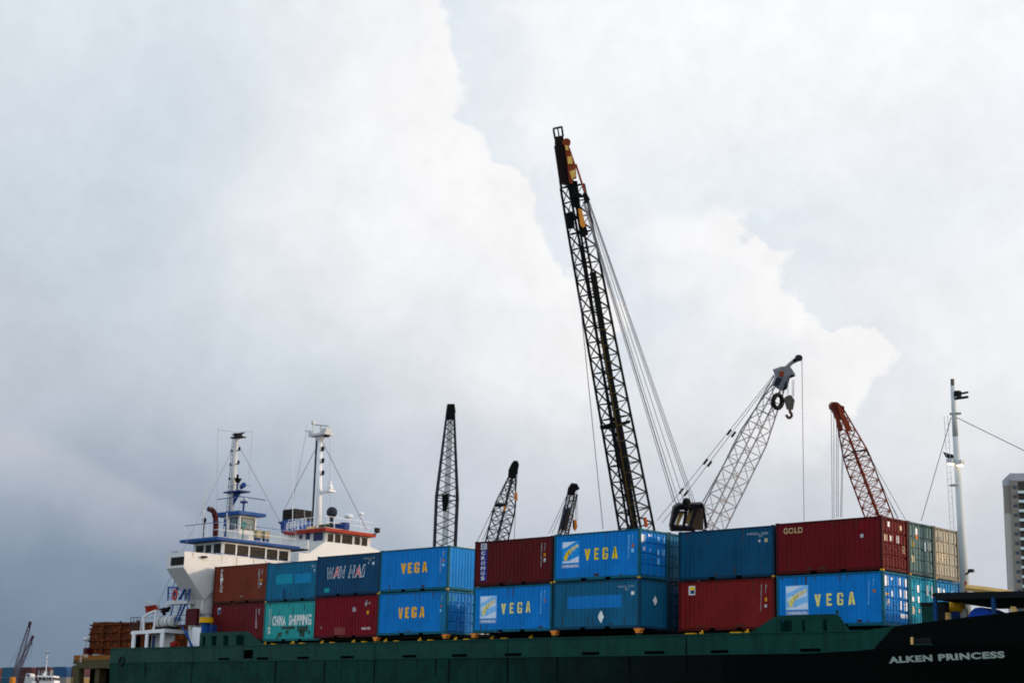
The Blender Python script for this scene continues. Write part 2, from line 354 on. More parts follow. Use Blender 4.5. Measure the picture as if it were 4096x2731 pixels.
def container(bay, row, tier, name, label, colour, rust=.08, dirt=.3, right='door', left='door', extra_z=0., group='containers stacked on the deck'):
    bx, by, bz = BAYS[bay]; x0 = bx-CL; y0 = by+row*(CW+.06); z0 = ZB+bz+tier*2.61+extra_z
    mat = paint(colour[0], colour[1], .46, dirt, rust, .9, bump=.12, patch=.25)
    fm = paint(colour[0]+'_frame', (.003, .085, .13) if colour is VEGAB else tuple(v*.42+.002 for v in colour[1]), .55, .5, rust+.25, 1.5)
    root = thing('shipping_container', label, 'container', (x0, y0, z0), group)
    o = V((x0, y0, z0))
    def L(b, nm, m, par=root, **k):
        b.v = [p+o for p in b.v]; return b.build(nm, m, par, **k)
    # side walls
    for nm, sgn in (('side_wall', 0), ('side_wall', 1)):
        b = MB(); vs = []
        for u, d in SB:
            y = PANEL_Y+d if sgn == 0 else CW-PANEL_Y-d
            vs += [(u, y, .17), (u, y, CH-.10)]
        b.add(vs, [(2*i, 2*i+2, 2*i+3, 2*i+1) for i in range(len(SB)-1)]); L(b, nm, mat)
    L(MB().box(.06, CL-.06, .05, CW-.05, CH-.05, CH-.02), 'roof', mat)
    # frame: posts, rails, corner castings (proud of the walls)
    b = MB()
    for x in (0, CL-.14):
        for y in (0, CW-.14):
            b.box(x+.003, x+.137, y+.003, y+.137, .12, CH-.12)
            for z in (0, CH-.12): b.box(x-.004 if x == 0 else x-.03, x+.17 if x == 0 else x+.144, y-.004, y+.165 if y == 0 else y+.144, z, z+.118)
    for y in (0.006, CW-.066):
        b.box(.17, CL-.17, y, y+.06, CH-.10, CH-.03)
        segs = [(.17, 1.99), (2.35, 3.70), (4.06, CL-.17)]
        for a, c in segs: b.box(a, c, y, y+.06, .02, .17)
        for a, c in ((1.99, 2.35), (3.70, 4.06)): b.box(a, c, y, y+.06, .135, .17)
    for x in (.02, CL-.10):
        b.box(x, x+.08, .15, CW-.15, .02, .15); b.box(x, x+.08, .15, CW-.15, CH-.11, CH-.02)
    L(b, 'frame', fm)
    b = MB()
    for a, c in ((1.99, 2.35), (3.70, 4.06)): L(MB().box(a+.002, c-.002, .04, CW-.04, .021, .134), 'fork_pocket', DARK)
    for side, kind in (('R', right), ('L', left)):
        X = CL if side == 'R' else 0; s = -1 if side == 'R' else 1
        if kind == 'wall':
            vs = []
            for u, d in EBK: vs += [(X+s*(.03+d), u, .14), (X+s*(.03+d), u, CH-.10)]
            L(MB().add(vs, [(2*i, 2*i+2, 2*i+3, 2*i+1) for i in range(len(EBK)-1)]), 'end_wall', mat)
        else:
            for k in (0, 1):
                y0_, y1_ = (.145, CW/2-.008) if k == 0 else (CW/2+.008, CW-.145)
                b = MB(); xb = X+s*.05; xc = X+s*.10
                b.box(X+s*.10, X+s*.12, y0_, y1_, .155, CH-.115)
                zz = [.155, .72, 1.28, 1.84, CH-.115]; ym = (y0_+y1_)/2
                for z_0, z_1 in zip(zz[:-1], zz[1:]):
                    for ya, yb in ((y0_+.045, ym-.035), (ym+.035, y1_-.045)):
                        b.add([(xc, ya-.03, z_0+.03), (xc, yb+.03, z_0+.03), (xc, yb+.03, z_1-.03), (xc, ya-.03, z_1-.03), (xb, ya, z_0+.065), (xb, yb, z_0+.065), (xb, yb, z_1-.065), (xb, ya, z_1-.065)], [(4,5,6,7),(0,1,5,4),(1,2,6,5),(2,3,7,6),(3,0,4,7)])
                d = L(b, 'door', mat)
                b = MB()
                for y in (y0_+.27, y1_-.27):
                    b.bar((X+s*.028, y, .10), (X+s*.028, y, CH-.06), .019, 6)
                    for z in (.13, .5, 1.2, 1.9, CH-.1): b.box(X+s*.005-.012, X+s*.03+.0, y-.05, y+.05, z-.03, z+.03)
                    b.box(X+s*.0-.01, X+s*.0+.012, y-.02, y+.26 if k == 0 else y+.02, 1.02, 1.06)
                L(b, 'lock_rod', paint('lock_rod_'+colour[0], tuple(v*.7+.02 for v in colour[1]), .4, .3, .1), d)
    c = Cont(); c.root = root; c.o = o; c.mat = mat; CONT[(bay, row, tier)] = c; return c
def loc(c, n):   # surveyed point on the near face -> (u,z)
    p = oy(n, c.o.y+PANEL_Y)-c.o; return p.x, p.z
def rect(c, n0, n1):
    mid = ((n0[0]+n1[0])/2, (n0[1]+n1[1])/2)
    u0 = loc(c, (n0[0], mid[1]))[0]; u1 = loc(c, (n1[0], mid[1]))[0]
    z1 = loc(c, (mid[0], n0[1]))[1]; z0 = loc(c, (mid[0], n1[1]))[1]
    return u0, u1, z0, z1
BLOCK = {  # heavy condensed stencil-cut letters as quads in a unit square
 'V': [[(0,1),(.36,1),(.52,.30),(.30,0)], [(.64,1),(1,1),(.72,0),(.48,.30)], [(.30,0),(.48,.30),(.52,.30),(.72,0)]],
 'E': [[(0,0),(.44,0),(.44,1),(0,1)], [(.44,0),(1,0),(1,.19),(.44,.19)], [(.44,.41),(.88,.41),(.88,.59),(.44,.59)], [(.44,.81),(1,.81),(1,1),(.44,1)]],
 'G': [[(0,.14),(.40,.14),(.40,.86),(0,.86)], [(0,.14),(.16,0),(.84,0),(1,.14)], [(0,.86),(1,.86),(.84,1),(.16,1)], [(.66,.14),(1,.14),(1,.50),(.66,.50)], [(.50,.36),(.66,.36),(.66,.50),(.50,.50)], [(.66,.66),(1,.66),(1,.86),(.66,.86)]],
 'A': [[(.30,1),(.50,1),(.50,.66),(.36,0)], [(0,0),(.36,0),(.50,.66),(.30,1)], [(.50,1),(.70,1),(1,0),(.64,0)], [(.50,1),(.64,0),(.50,.66),(.50,.70)], [(.42,.20),(.58,.20),(.56,.38),(.44,.38)]]}
def vega(c, cr, boxes, mat):
    for ch, x0, y0, x1, y1 in boxes:
        u0, u1, z0, z1 = rect(c, K(cr, x0, y0), K(cr, x1, y1)); vs = []; fs = []
        for q in BLOCK[ch]:
            k = len(vs); vs += [(u0+a*(u1-u0), z0+b*(z1-z0)) for a, b in q]; fs.append((k, k+1, k+2, k+3))
        conform(vs, fs, c.root, mat, 'lettering', .007)
def stext(c, s, cr, x0, y0, x1, y1, mat, bold=.03, shear=0., spacing=1., name='lettering', lift=.006, grow=0.):
    u0, u1, z0, z1 = rect(c, K(cr, x0, y0), K(cr, x1, y1))
    u0 -= grow; u1 += grow; z0 -= grow; z1 += grow
    vs, fs = text_mesh(s, bold, shear, spacing)
    return conform([(u0+a*(u1-u0), z0+b*(z1-z0)) for a, b in vs], fs, c.root, mat, name, lift)
def spatch(c, cr, x0, y0, x1, y1, mat, name='painted_patch', lift=.004):
    u0, u1, z0, z1 = rect(c, K(cr, x0, y0), K(cr, x1, y1))
    u0 = max(u0, .15); u1 = min(u1, CL-.15)
    return conform([(u0,z0),(u1,z0),(u1,z1),(u0,z1)], [(0,1,2,3)], c.root, mat, name, lift)
def spoly(c, pts, mat, name, lift=.008):
    return conform(pts, [tuple(range(len(pts)))], c.root, mat, name, lift)
def vstack(c, s, cr, xt, yt, xb, yb, wd, mat, bold=.03, fill=.82):
    """letters stacked one under the other"""
    b = []; n = len(s); us = []
    for i, ch in enumerate(s):
        if ch == ' ': continue
        f = (i+.5)/n; x = xt+(xb-xt)*f; y = yt+(yb-yt)*f; h = (yb-yt)/n*fill
        u0_, u1_, z0_, z1_ = rect(c, K(cr, x-wd/2, y-h/2), K(cr, x+wd/2, y+h/2))
        vs, fs = text_mesh(ch, bold); k = len(b)
        b += [(u0_+p*(u1_-u0_), z0_+q*(z1_-z0_)) for p, q in vs]; us += [tuple(j+k for j in f_) for f_ in fs]
    return conform(b, us, c.root, mat, 'lettering', .007)
def codes(c, cr, xs, y0, y1, mat, wd=10, n=14):
    for x, a, b_ in xs:
        vstack(c, ''.join(random.choice('0123456789') for _ in range(n)), cr, x+6, a, x-4, b_, wd, mat, .0, .8)
VEGAB = ('bright_blue_container_paint', (.0003, .170, .52))
TEAL = ('teal_blue_container_paint', (.003, .12, .23)); TEALG = ('weathered_teal_container_paint', (.004, .10, .20))
NAVY = ('navy_container_paint', (.002, .050, .125)); SEAG = ('sea_green_container_paint', (.02, .30, .30))
BRN = ('red_brown_container_paint', (.145, .027, .013)); MAR = ('dull_maroon_container_paint', (.10, .007, .010)); CRIM = ('crimson_container_paint', (.15, .001, .010))
MAR2 = ('brownish_maroon_container_paint', (.085, .004, .006)); RED2 = ('brick_red_container_paint', (.165, .009, .009)); MARG = ('deep_maroon_container_paint', (.115, .003, .006))
CREAM = ('cream_grey_container_paint', (.42, .38, .30)); GTEAL = ('grey_teal_container_paint', (.10, .17, .17)); CYANB = ('cyan_blue_container_paint', (.01, .28, .42))
WLET = paint('white_lettering', (.72, .72, .72), .5, .2); PALE = paint('pale_lettering', (.42, .46, .50), .5, .3)
YLET = paint('yellow_lettering', (.80, .56, .002), .5, .15); YPALE = paint('faded_yellow_lettering', (.78, .68, .20), .5, .25); OLET = paint('orange_lettering', (.85, .43, .01), .5, .15)
LTB = paint('light_blue_sign', (.22, .52, .88), .5, .2); SKYB = paint('sky_blue_sign', (.01, .27, .72), .5, .15); CREAML = paint('cream_lettering', (.50, .40, .20), .5, .3)
def vega_logo(c, cr, x0, y0, x1, y1, pale=False):
    u0_, u1_, z0_, z1_ = rect(c, K(cr, x0, y0), K(cr, x1, y1)); W_, H_ = u1_-u0_, z1_-z0_
    P = lambda a, b: (u0_+a*W_, z0_+b*H_)
    spoly(c, [P(0,0),P(1,0),P(1,1),P(0,1)], LTB if pale else SKYB, 'sign_panel', .005)
    wm = paint('pale_sign_white', (.62, .72, .86), .5, .2)
    spoly(c, [P(.03,.03),P(.97,.03),P(.97,.30),P(.80,.26),P(.40,.12),P(.03,.12)], wm, 'sign_stripe', .008)
    spoly(c, [P(.03,.97),P(.03,.70),P(.30,.76),P(.62,.90),P(.80,.97)], wm, 'sign_stripe', .008)
    if pale: spoly(c, [P(.05,.35),P(.05,.50),P(.45,.62),P(.95,.68),P(.95,.55),P(.5,.44)], wm, 'sign_stripe', .008)
    ym = YPALE if pale else YLET
    for i in range(7):
        t = i/6; cx_, cy_, r_ = .22+.66*t, .27+.50*t**.6, (.145-.06*t)
        pts = []
        for k in range(10):
            a = math.pi/2+k*math.pi/5; rr = r_*(1 if k % 2 == 0 else .55); pts.append(P(cx_+rr*math.cos(a), cy_+rr*math.sin(a)*W_/H_*1.2))
        n_ = len(pts); ce = P(cx_, cy_)
        conform([ce]+pts, [(0, 1+k, 1+(k+1) % n_) for k in range(n_)], c.root, ym if i < 3 else paint('pale_star_yellow', (.75, .66, .35), .5, .2), 'star', .011)
    spoly(c, [P(0,-.19),P(1,-.19),P(1,-.04),P(0,-.04)], paint('sign_strip_blue', (.20, .33, .60), .5, .2), 'sign_strip', .005)
    vs, fs = text_mesh('VEGA', .02); conform([(P(.05+.9*a, 0)[0], z0_+H_*(-.165+.10*b)) for a, b in vs], fs, c.root, WLET, 'lettering', .008)
def hyst(c, cr, x, y0, y1): codes(c, cr, [(x, y0, y1)], y0, y1, PALE, 14, 13)
def ident(c, cr, x, y, s=1.):   # small identification marks near the top right
    stext(c, '22G1', cr, x, y, x+70*s, y+14*s, PALE, .0); 
# -- bay 1
c = container(1, 0, 1, 'gold', 'deep maroon container with GOLD in small cream letters, top of the stack nearest the bow', MARG, .03, .25)
stext(c, 'GOLD', 22, 160, 203, 380, 270, CREAML, .02, 0, 1.25); spatch(c, 22, 1045, 130, 1140, 235, paint('bright_red_repair', (.16,.002,.006),.5,.2), 'repair_patch'); spatch(c, 22, 1058, 278, 1098, 318, PALE, 'placard_or_glint')
c = container(1, 0, 0, 'vega', 'bright blue container lettered VEGA with faded logo panel, under the maroon GOLD container', VEGAB, .04, .3)
vega_logo(c, 22, 185, 882, 445, 1172, True); vega(c, 22, (('V', 525, 985, 597, 1128), ('E', 660, 975, 722, 1120), ('G', 785, 968, 862, 1113), ('A', 920, 955, 1000, 1108)), YPALE)
codes(c, 22, [(1160, 820, 1120), (1215, 795, 880)], 0, 0, LTB, 14); spatch(c, 22, 1207, 925, 1240, 965, paint('rusty_mark', (.35,.12,.02),.5,.2), 'placard_or_glint')
c = container(1, 1, 1, 'g', 'grey teal container with door end to the bow, between the maroon and the cream one', GTEAL, .18, .5)
c = container(1, 1, 0, 'g', 'cyan blue weathered container under the grey teal one', CYANB, .14, .4)
c = container(1, 2, 1, 'g', 'cream grey container with door end to the bow, beside the white foremast', CREAM, .14, .5)
c = container(1, 2, 0, 'g', 'blue container with white glint plates on its doors, under the cream grey one', ('mid_blue_container_paint', (.006, .20, .46)), .06, .3)
# -- bay 2
c = container(2, 0, 1, 'n', 'plain dark navy container between VEGA and GOLD in the top tier', ('dark_blue_container_paint', (.0005, .060, .135)), .05, .45)
stext(c, 'MMCU 220', 5, 1545, 218, 1725, 240, PALE, .0); spatch(c, 5, 1640, 280, 1660, 305, PALE, 'placard_or_glint'); spatch(c, 5, 1697, 270, 1722, 303, CREAML, 'placard_or_glint'); stext(c, '22G1', 5, 1640, 240, 1680, 258, PALE, 0)
c = container(2, 0, 0, 'r', 'brick red container with small yellow and blue emblem, cut off by the green bulwark', RED2, .05, .3)
spatch(c, 5, 1015, 698, 1077, 778, WLET, 'placard_or_glint'); spatch(c, 5, 1028, 706, 1072, 735, YLET, 'emblem', .008); spatch(c, 5, 1035, 735, 1070, 768, DKBLUE, 'emblem', .008)
codes(c, 5, [(1665, 680, 925), (1708, 680, 760)], 0, 0, PALE, 12); spatch(c, 5, 1698, 800, 1720, 835, YELLOW, 'placard_or_glint'); spatch(c, 5, 1695, 862, 1720, 888, PALE, 'placard_or_glint')
container(3, 1, 1, 't', 'teal second row container, its doors seen in the gap right of the VEGA doors', TEAL, .1, .4)
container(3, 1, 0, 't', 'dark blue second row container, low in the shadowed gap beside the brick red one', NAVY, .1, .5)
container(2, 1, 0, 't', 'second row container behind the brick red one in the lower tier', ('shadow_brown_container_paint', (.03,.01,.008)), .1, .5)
# -- bay 3
c = container(3, 0, 1, 'v', 'bright blue VEGA container with vivid yellow letters, star logo and visible door end', VEGAB, .03, .22)
vega_logo(c, 21, 165, 222, 405, 532); 
vega(c, 21, (('V', 483, 330, 557, 487), ('E', 613, 315, 672, 478), ('G', 727, 308, 808, 470), ('A', 866, 297, 940, 460)), YLET)
codes(c, 21, [(1095, 130, 480), (1150, 120, 215)], 0, 0, LTB, 14); spatch(c, 21, 1138, 255, 1168, 300, paint('rusty_mark', (.35,.12,.02)), 'placard_or_glint'); spatch(c, 21, 1130, 320, 1165, 375, LTB, 'placard_or_glint')
c = container(3, 0, 0, 't', 'weathered teal container with bright blue painted-over band and plain end wall', TEALG, .16, .55, right='wall')
spatch(c, 21, 243, 978, 992, 1152, paint('blue_overpaint', (.004, .16, .46), .5, .2), 'painted_band'); stext(c, 'TGHU 309', 21, 930, 838, 1170, 860, PALE, 0.); stext(c, '22G1', 21, 1040, 868, 1095, 900, PALE, 0.)
spatch(c, 21, 1130, 915, 1168, 965, WLET, 'placard_or_glint')
u_, z_ = loc(c, K(21, 708, 1272)); spoly(c, [(u_-.22, z_), (u_, z_-.33), (u_+.22, z_), (u_, z_+.33)], WLET, 'diamond_placard')
b = MB(); p = c.o+V((CL+.005, 0, 0)); q_ = ox(K(21, 1465, 1050), p.x)
b.add([(p.x, q_.y-.19, q_.z), (p.x, q_.y, q_.z-.26), (p.x, q_.y+.19, q_.z), (p.x, q_.y, q_.z+.26), (p.x+.004, q_.y-.19, q_.z), (p.x+.004, q_.y, q_.z-.26), (p.x+.004, q_.y+.19, q_.z), (p.x+.004, q_.y, q_.z+.26)], [(0,1,2,3),(4,5,6,7),(0,1,5,4),(1,2,6,5),(2,3,7,6),(3,0,4,7)]); b.build('diamond_placard', WLET, c.root)
# -- bay 4
c = container(4, 0, 1, 'c', 'brownish maroon container with CRONOS stacked down a blue band', MAR2, .03, .3)
spatch(c, 4, 612, 315, 664, 372, PALE, 'sign_panel'); stext(c, 'C', 4, 625, 330, 652, 358, DKBLUE, .01, lift=.009)
spatch(c, 4, 610, 376, 662, 652, paint('blue_band', (.02, .035, .24), .5, .2), 'sign_band'); vstack(c, 'CRONOS', 4, 636, 380, 629, 650, 34, WLET, .02, .72)
codes(c, 4, [(1152, 310, 528), (1184, 310, 375)], 0, 0, PALE, 13); spatch(c, 4, 1172, 400, 1194, 432, paint('orange_mark', (.5,.2,.01)), 'placard_or_glint'); spatch(c, 4, 1172, 448, 1194, 480, PALE, 'placard_or_glint')
c = container(4, 0, 0, 'v', 'bright blue VEGA container with pale logo, under the CRONOS one', VEGAB, .05, .3)
vega_logo(c, 4, 605, 785, 750, 990, True)
vega(c, 4, (('V', 795, 855, 835, 948), ('E', 868, 848, 902, 942), ('G', 937, 842, 982, 940), ('A', 1015, 835, 1057, 933)), YPALE)
codes(c, 4, [(1150, 740, 945), (1183, 735, 800)], 0, 0, LTB, 12); spatch(c, 4, 1174, 815, 1192, 840, paint('rusty_mark', (.35,.12,.02)), 'placard_or_glint')
container(4, 1, 0, 't', 'second row container in the lower tier behind the pale logo VEGA one', TEALG, .1, .4)
# -- bay 5
c = container(5, 0, 1, 'v', 'blue container with orange VEGA letters and corrugated end wall, top of its stack', VEGAB, .04, .35, right='wall')
vega(c, 23, (('V', 1247, 190, 1313, 338), ('E', 1345, 178, 1400, 330), ('G', 1438, 172, 1508, 325), ('A', 1550, 165, 1625, 312)), OLET)
codes(c, 23, [(1812, 100, 330), (1858, 0, 95)], 0, 0, PALE, 12); spatch(c, 23, 1848, 130, 1870, 162, paint('orange_mark', (.5,.2,.01)), 'placard_or_glint'); spatch(c, 23, 1840, 190, 1868, 228, LTB, 'placard_or_glint')
c = container(5, 0, 0, 'v', 'blue container with orange VEGA letters and dark door end, bottom of its stack', VEGAB, .03, .25)
spatch(c, 23, 1800, 600, 1885, 1175, paint('teal_side_repair', (.006,.15,.33),.5,.5,.06), 'repair_patch')
vega(c, 23, (('V', 1205, 828, 1273, 985), ('E', 1305, 822, 1360, 978), ('G', 1398, 815, 1468, 972), ('A', 1507, 815, 1583, 968)), OLET)
spatch(c, 23, 1810, 785, 1836, 820, paint('rusty_mark', (.35,.12,.02)), 'placard_or_glint', .008); spatch(c, 23, 1800, 850, 1830, 890, LTB, 'placard_or_glint', .008); codes(c, 23, [(1835, 640, 740)], 0, 0, LTB, 12)
# -- bay 6
c = container(6, 0, 1, 'w', 'navy container with WAN HAI in outlined slanted letters', NAVY, .03, .35)
WO = paint('white_outline', (.50, .58, .62), .5, .2); RL = paint('red_lettering', (.62, .045, .05), .5, .1); NL = paint('navy_lettering', (.004, .012, .10), .5, .1)
for ch, a, b_, d, e in (('W', 185, 260, 262, 400), ('A', 262, 248, 345, 392), ('N', 350, 240, 432, 388), ('H', 492, 228, 570, 382), ('A', 578, 222, 660, 378), ('I', 680, 215, 722, 370)):
    stext(c, ch, 23, a, b_, d, e, WO, .05, .22, 1, 'lettering', .006, .06); stext(c, ch, 23, a, b_, d, e, RL if ch == 'A' else NL, .0, .22, 1, 'lettering', .011)
spatch(c, 23, 133, 548, 198, 605, paint('turquoise_patch', (.01,.30,.30)), 'placard_or_glint'); stext(c, 'WHLU 238', 23, 700, 100, 862, 122, PALE, 0); stext(c, '22G1', 23, 765, 128, 812, 152, PALE, 0); spatch(c, 23, 830, 165, 858, 205, WLET, 'placard_or_glint'); spatch(c, 23, 765, 172, 785, 195, PALE, 'placard_or_glint')
c = container(6, 0, 0, 'r', 'crimson container with small white marks, under the WAN HAI one', CRIM, .03, .25)
spatch(c, 23, 275, 1112, 435, 1218, paint('faded_pink_patch', (.20,.045,.04)), 'painted_patch'); stext(c, 'B', 23, 545, 820, 590, 885, PALE, .01); vstack(c, '2210', 23, 745, 715, 735, 805, 40, PALE, 0, .7); stext(c, 'HO', 23, 765, 745, 805, 775, PALE, 0)
spatch(c, 23, 750, 870, 775, 920, YELLOW, 'placard_or_glint'); stext(c, 'MAXGR', 23, 670, 1110, 798, 1145, WLET, .01); stext(c, 'x', 23, 72, 1100, 102, 1130, PALE, 0)
# -- bay 7
c = container(7, 0, 1, 't', 'teal blue container with two lighter cyan rectangles on its side', TEAL, .04, .4)
spatch(c, 20, 1185, 250, 1478, 420, paint('cyan_overpaint', (.006,.24,.36)), 'painted_patch'); spatch(c, 20, 1520, 232, 1812, 402, paint('cyan_overpaint2', (.004,.20,.40)), 'painted_patch')
spatch(c, 20, 1295, 525, 1350, 690, NAVY and paint('dark_repair', (.002,.05,.13)), 'repair_patch'); stext(c, 'TEX', 20, 1800, 85, 1890, 125, PALE, 0); spatch(c, 20, 1855, 150, 1880, 200, PALE, 'placard_or_glint')
c = container(7, 0, 0, 's', 'rust streaked sea green container lettered CHINA SHIPPING', SEAG, .22, .35)
stext(c, 'CHINA', 20, 1115, 990, 1355, 1168, WLET, .03); stext(c, 'SHIPPING', 20, 1410, 968, 1810, 1160, WLET, .03)
vstack(c, 'CCLU2950', 20, 1092, 870, 1068, 1165, 46, PALE, .01, .85); vstack(c, '63', 20, 1058, 1180, 1045, 1320, 55, WLET, .02, .8)
RS = paint('rust_stain', (.035, .07, .055), .75, .6, .35, 2.5, rustc=(.06, .035, .018))
def stain(c, cr, x0, y0, x1, y1, seed):
    rr = random.Random(seed); u0_, u1_, z0_, z1_ = rect(c, K(cr, x0, y0), K(cr, x1, y1)); n_ = 9; pts = []
    for i in range(n_+1): pts.append((u0_+(u1_-u0_)*i/n_, z1_-(z1_-z0_)*.18*rr.random()))
    for i in range(n_, -1, -1): pts.append((u0_+(u1_-u0_)*i/n_, z0_+(z1_-z0_)*(.55*rr.random() if i % 2 else 0)))
    vs = pts; fs = [(i, i+1, 2*n_-i, 2*n_+1-i) for i in range(n_)]
    conform(vs, fs, c.root, RS, 'rust_stain', .009)
for i, a_ in enumerate(((1275, 1175, 1520, 1240), (1560, 1165, 1750, 1290), (1600, 1235, 1690, 1375), (1205, 1280, 1285, 1385), (1480, 820, 1493, 1000), (1745, 1250, 1790, 1320), (1350, 1240, 1400, 1330), (1690, 780, 1700, 900), (1240, 870, 1252, 980))): stain(c, 20, *a_, i)
# -- bay 8
c = container(8, 0, 1, 't', 'red brown container with TRITON stacked in white letters, next to the white bridge', BRN, .03, .3)
vstack(c, 'TRITON', 20, 214, 165, 190, 585, 48, WLET, .015, .86); codes(c, 20, [(875, 145, 500), (932, 155, 245)], 0, 0, PALE, 18, 12); spatch(c, 20, 897, 335, 935, 375, paint('orange_mark', (.5,.2,.01)), 'placard_or_glint'); spatch(c, 20, 897, 400, 922, 440, PALE, 'placard_or_glint'); stext(c, 'X7', 20, 540, 630, 580, 655, PALE, 0)
c = container(8, 0, 0, 'm', 'dull maroon container at the aft end, half behind the green bulwark', MAR, .03, .3)
spatch(c, 20, 135, 850, 185, 960, PALE, 'placard_or_glint'); spatch(c, 20, 142, 880, 182, 955, DKBLUE, 'emblem', .008); codes(c, 20, [(825, 860, 1220), (878, 860, 960)], 0, 0, PALE, 18, 13)
# scrapes, rust runs and dull patches on the side walls
WR = paint('wear_rust', (.055, .028, .016), .8, .5, .4, 3.)
for (bay, row, tier), c in CONT.items():
    if row: continue
    rr = random.Random(bay*10+tier); vs = []; fs = []; n_ = rr.randint(5, 10)
    for i in range(n_):
        u = .3+5.3*(i+rr.random()*.8)/n_; top_ = rr.random() < .5; L_ = .15+rr.random()*.55; w2 = .012+rr.random()*.03; z_ = 2.48 if top_ else .18+L_
        if not top_ and rr.random() < .5: w2 = .08+rr.random()*.2; L_ = .05+rr.random()*.10; z_ = .19+L_
        k = len(vs); vs += [(u-w2, z_), (u+w2, z_), (u+w2*.6, z_-L_), (u-w2*.5, z_-L_)]; fs.append((k, k+1, k+2, k+3))
    conform(vs, fs, c.root, WR, 'wear_marks', .003)
# corner twistlocks between tiers, painted yellow, and pale door plates painting in sun glints
for (bay, row, tier), c in CONT.items():
    if tier == 1 and (row, bay) in ((0,1),(1,1),(2,1),(0,3),(0,5),(0,2),(0,6),(0,4),(0,7),(0,8)):
        b = MB(); o = c.o
        b.box(o.x+CL-.15, o.x+CL+.012, o.y-.012, o.y+.12, o.z-.025, o.z+.055)
        if bay in (3, 5, 7): b.box(o.x-.012, o.x+.15, o.y-.012, o.y+.12, o.z-.025, o.z+.055)
        b.build('twistlock', YELLOW, c.root)
def door_marks(bay, row, tier, items):  # pale plates stand in for sun patches on the door ends
    c = CONT[(bay, row, tier)]; b = {}
    for y, z, w_, h_, m in items:
        x = c.o.x+CL-.0495
        MB().box(x, x+.004, c.o.y+y, c.o.y+y+w_, c.o.z+z, c.o.z+z+h_).build('placard_or_glint', m, c.root)
WP = paint('white_glint_plate', (.80, .80, .84), .35, .1); CP = paint('cream_glint_plate', (.66, .52, .36), .35, .2)
door_marks(1, 0, 1, [(.62, 2.12, .18, .24, WP), (1.75, 2.05, .16, .22, CP), (.28, 1.42, .26, .30, CP), (.80, 1.45, .22, .26, WP), (1.42, 1.40, .2, .36, WP), (1.95, .95, .18, .36, CP)])
door_marks(1, 1, 1, [(.72, 2.0, .2, .30, WP), (.72, 1.78, .22, .18, ORANGE), (.3, .62, .24, .32, CP), (1.5, 1.25, .18, .46, WP), (1.95, 1.30, .18, .42, GREYW), (.35, 1.35, .2, .3, paint('amber_glint_plate',(.5,.3,.05)))])
door_marks(1, 2, 1, [(.3, .9, .24, .36, CP), (.78, .9, .3, .40, CP), (.25, 1.9, .55, .22, paint('grey_placard_or_glint', (.2,.2,.2)))])
door_marks(1, 0, 0, [(.2, 1.88, .32, .50, WP), (.78, 2.2, .2, .12, WP), (1.45, 2.0, .22, .34, WP), (1.98, 1.98, .24, .36, WP), (1.5, 1.45, .2, .36, WP), (1.95, 1.40, .26, .40, WP), (.8, 1.42, .18, .26, WP), (.35, .98, .22, .30, CP), (1.5, .85, .2, .4, WP), (1.95, .82, .26, .42, WP), (1.5, .45, .7, .2, WP), (.25, 1.45, .3, .12, YELLOW)])
door_marks(1, 1, 0, [(.70, 1.80, .24, .34, WP), (.2, 1.32, .2, .22, WP), (.75, 1.30, .22, .3, WP), (.22, .72, .26, .36, CP), (.8, .8, .16, .2, CP), (1.6, 1.7, .2, .5, GREYW), (2.0, 1.6, .2, .6, GREYW)])
door_marks(1, 2, 0, [(.2, 1.62, .34, .55, WP), (.75, 1.9, .22, .24, WP), (1.5, 1.6, .2, .5, CYANB and LTB)])
door_marks(3, 0, 1, [(.2, 1.86, .30, .42, WP), (.78, 2.22, .26, .12, WP), (.35, 1.45, .16, .2, WP), (.88, 1.42, .14, .18, LTB), (1.55, 2.05, .18, .22, LTB), (2.0, 2.0, .18, .24, LTB), (1.5, 1.3, .2, .3, LTB), (1.95, 1.3, .22, .34, LTB), (1.5, .8, .2, .34, LTB)])
door_marks(5, 0, 0, [(.2, 1.95, .5, .3, paint('teal_placard_or_glint', (.01,.18,.34))), (.9, 1.55, .14, .22, LTB)])

# ------------------------------------------------------------------ green cargo ship
SH = thing('cargo_ship', 'green hulled cargo ship lettered ALKEN PRINCESS carrying two tiers of containers', 'ship', (-24, 5.1, 0))
CY = 5.1
XB = 19.0
def ytop(x):
    t = min(max((x-1)/17, 0), 1); return CY-7.05*(1-t**2)**.6
def ztop(x): return 7.05 if x < 0 else 7.05+min(x, 2)*.1+max(0, x-2)*.095
def xs_range(a, b, n): return [a+(b-a)*i/n for i in range(n+1)]
def ykn(x): return ytop(x)
def zkn(x): return 6.07 if x < -3 else 6.07+.035*(x+3)
def ywl(x):
    s = max(0, min(1, (x+26)/28)); e = 7.05*(1-min(1, max(0, (x-1)/15.5))**1.4)**.7 if x < 16.5 else 0
    return CY-max(.02, e*(1-.34*s)-.15)
STX = [-62, -61, -59, -56, -50, -44, -38, -32, -26, -22, -18, -15, -12, -9, -6, -3, 0, 1.5, 3, 4.5, 6, 7.5, 9, 10.5, 12, 13.5, 15, 16.2, 17.2, 17.8, 18]
def strake(f0, f1, xs, nm, mat, dup=True, label=None):
    for sgn in (1, -1):
        b = MB(); vs = []
        for x in xs:
            a, c = f0(x), f1(x)
            for y, z in (a, c): vs.append((x, y if sgn == 1 else 2*CY-y, z))
        b.add(vs, [(2*i, 2*i+2, 2*i+3, 2*i+1) for i in range(len(xs)-1)])
        b.build(nm, mat, SH, label=label)
X0 = -8.0
top = lambda x: (ytop(x), ztop(x)); kn = lambda x: (ykn(x)-.0, zkn(x))
def wlp(x):
    tail = max(0, (-58-x)); return (ywl(x)+tail*.25, -.5)
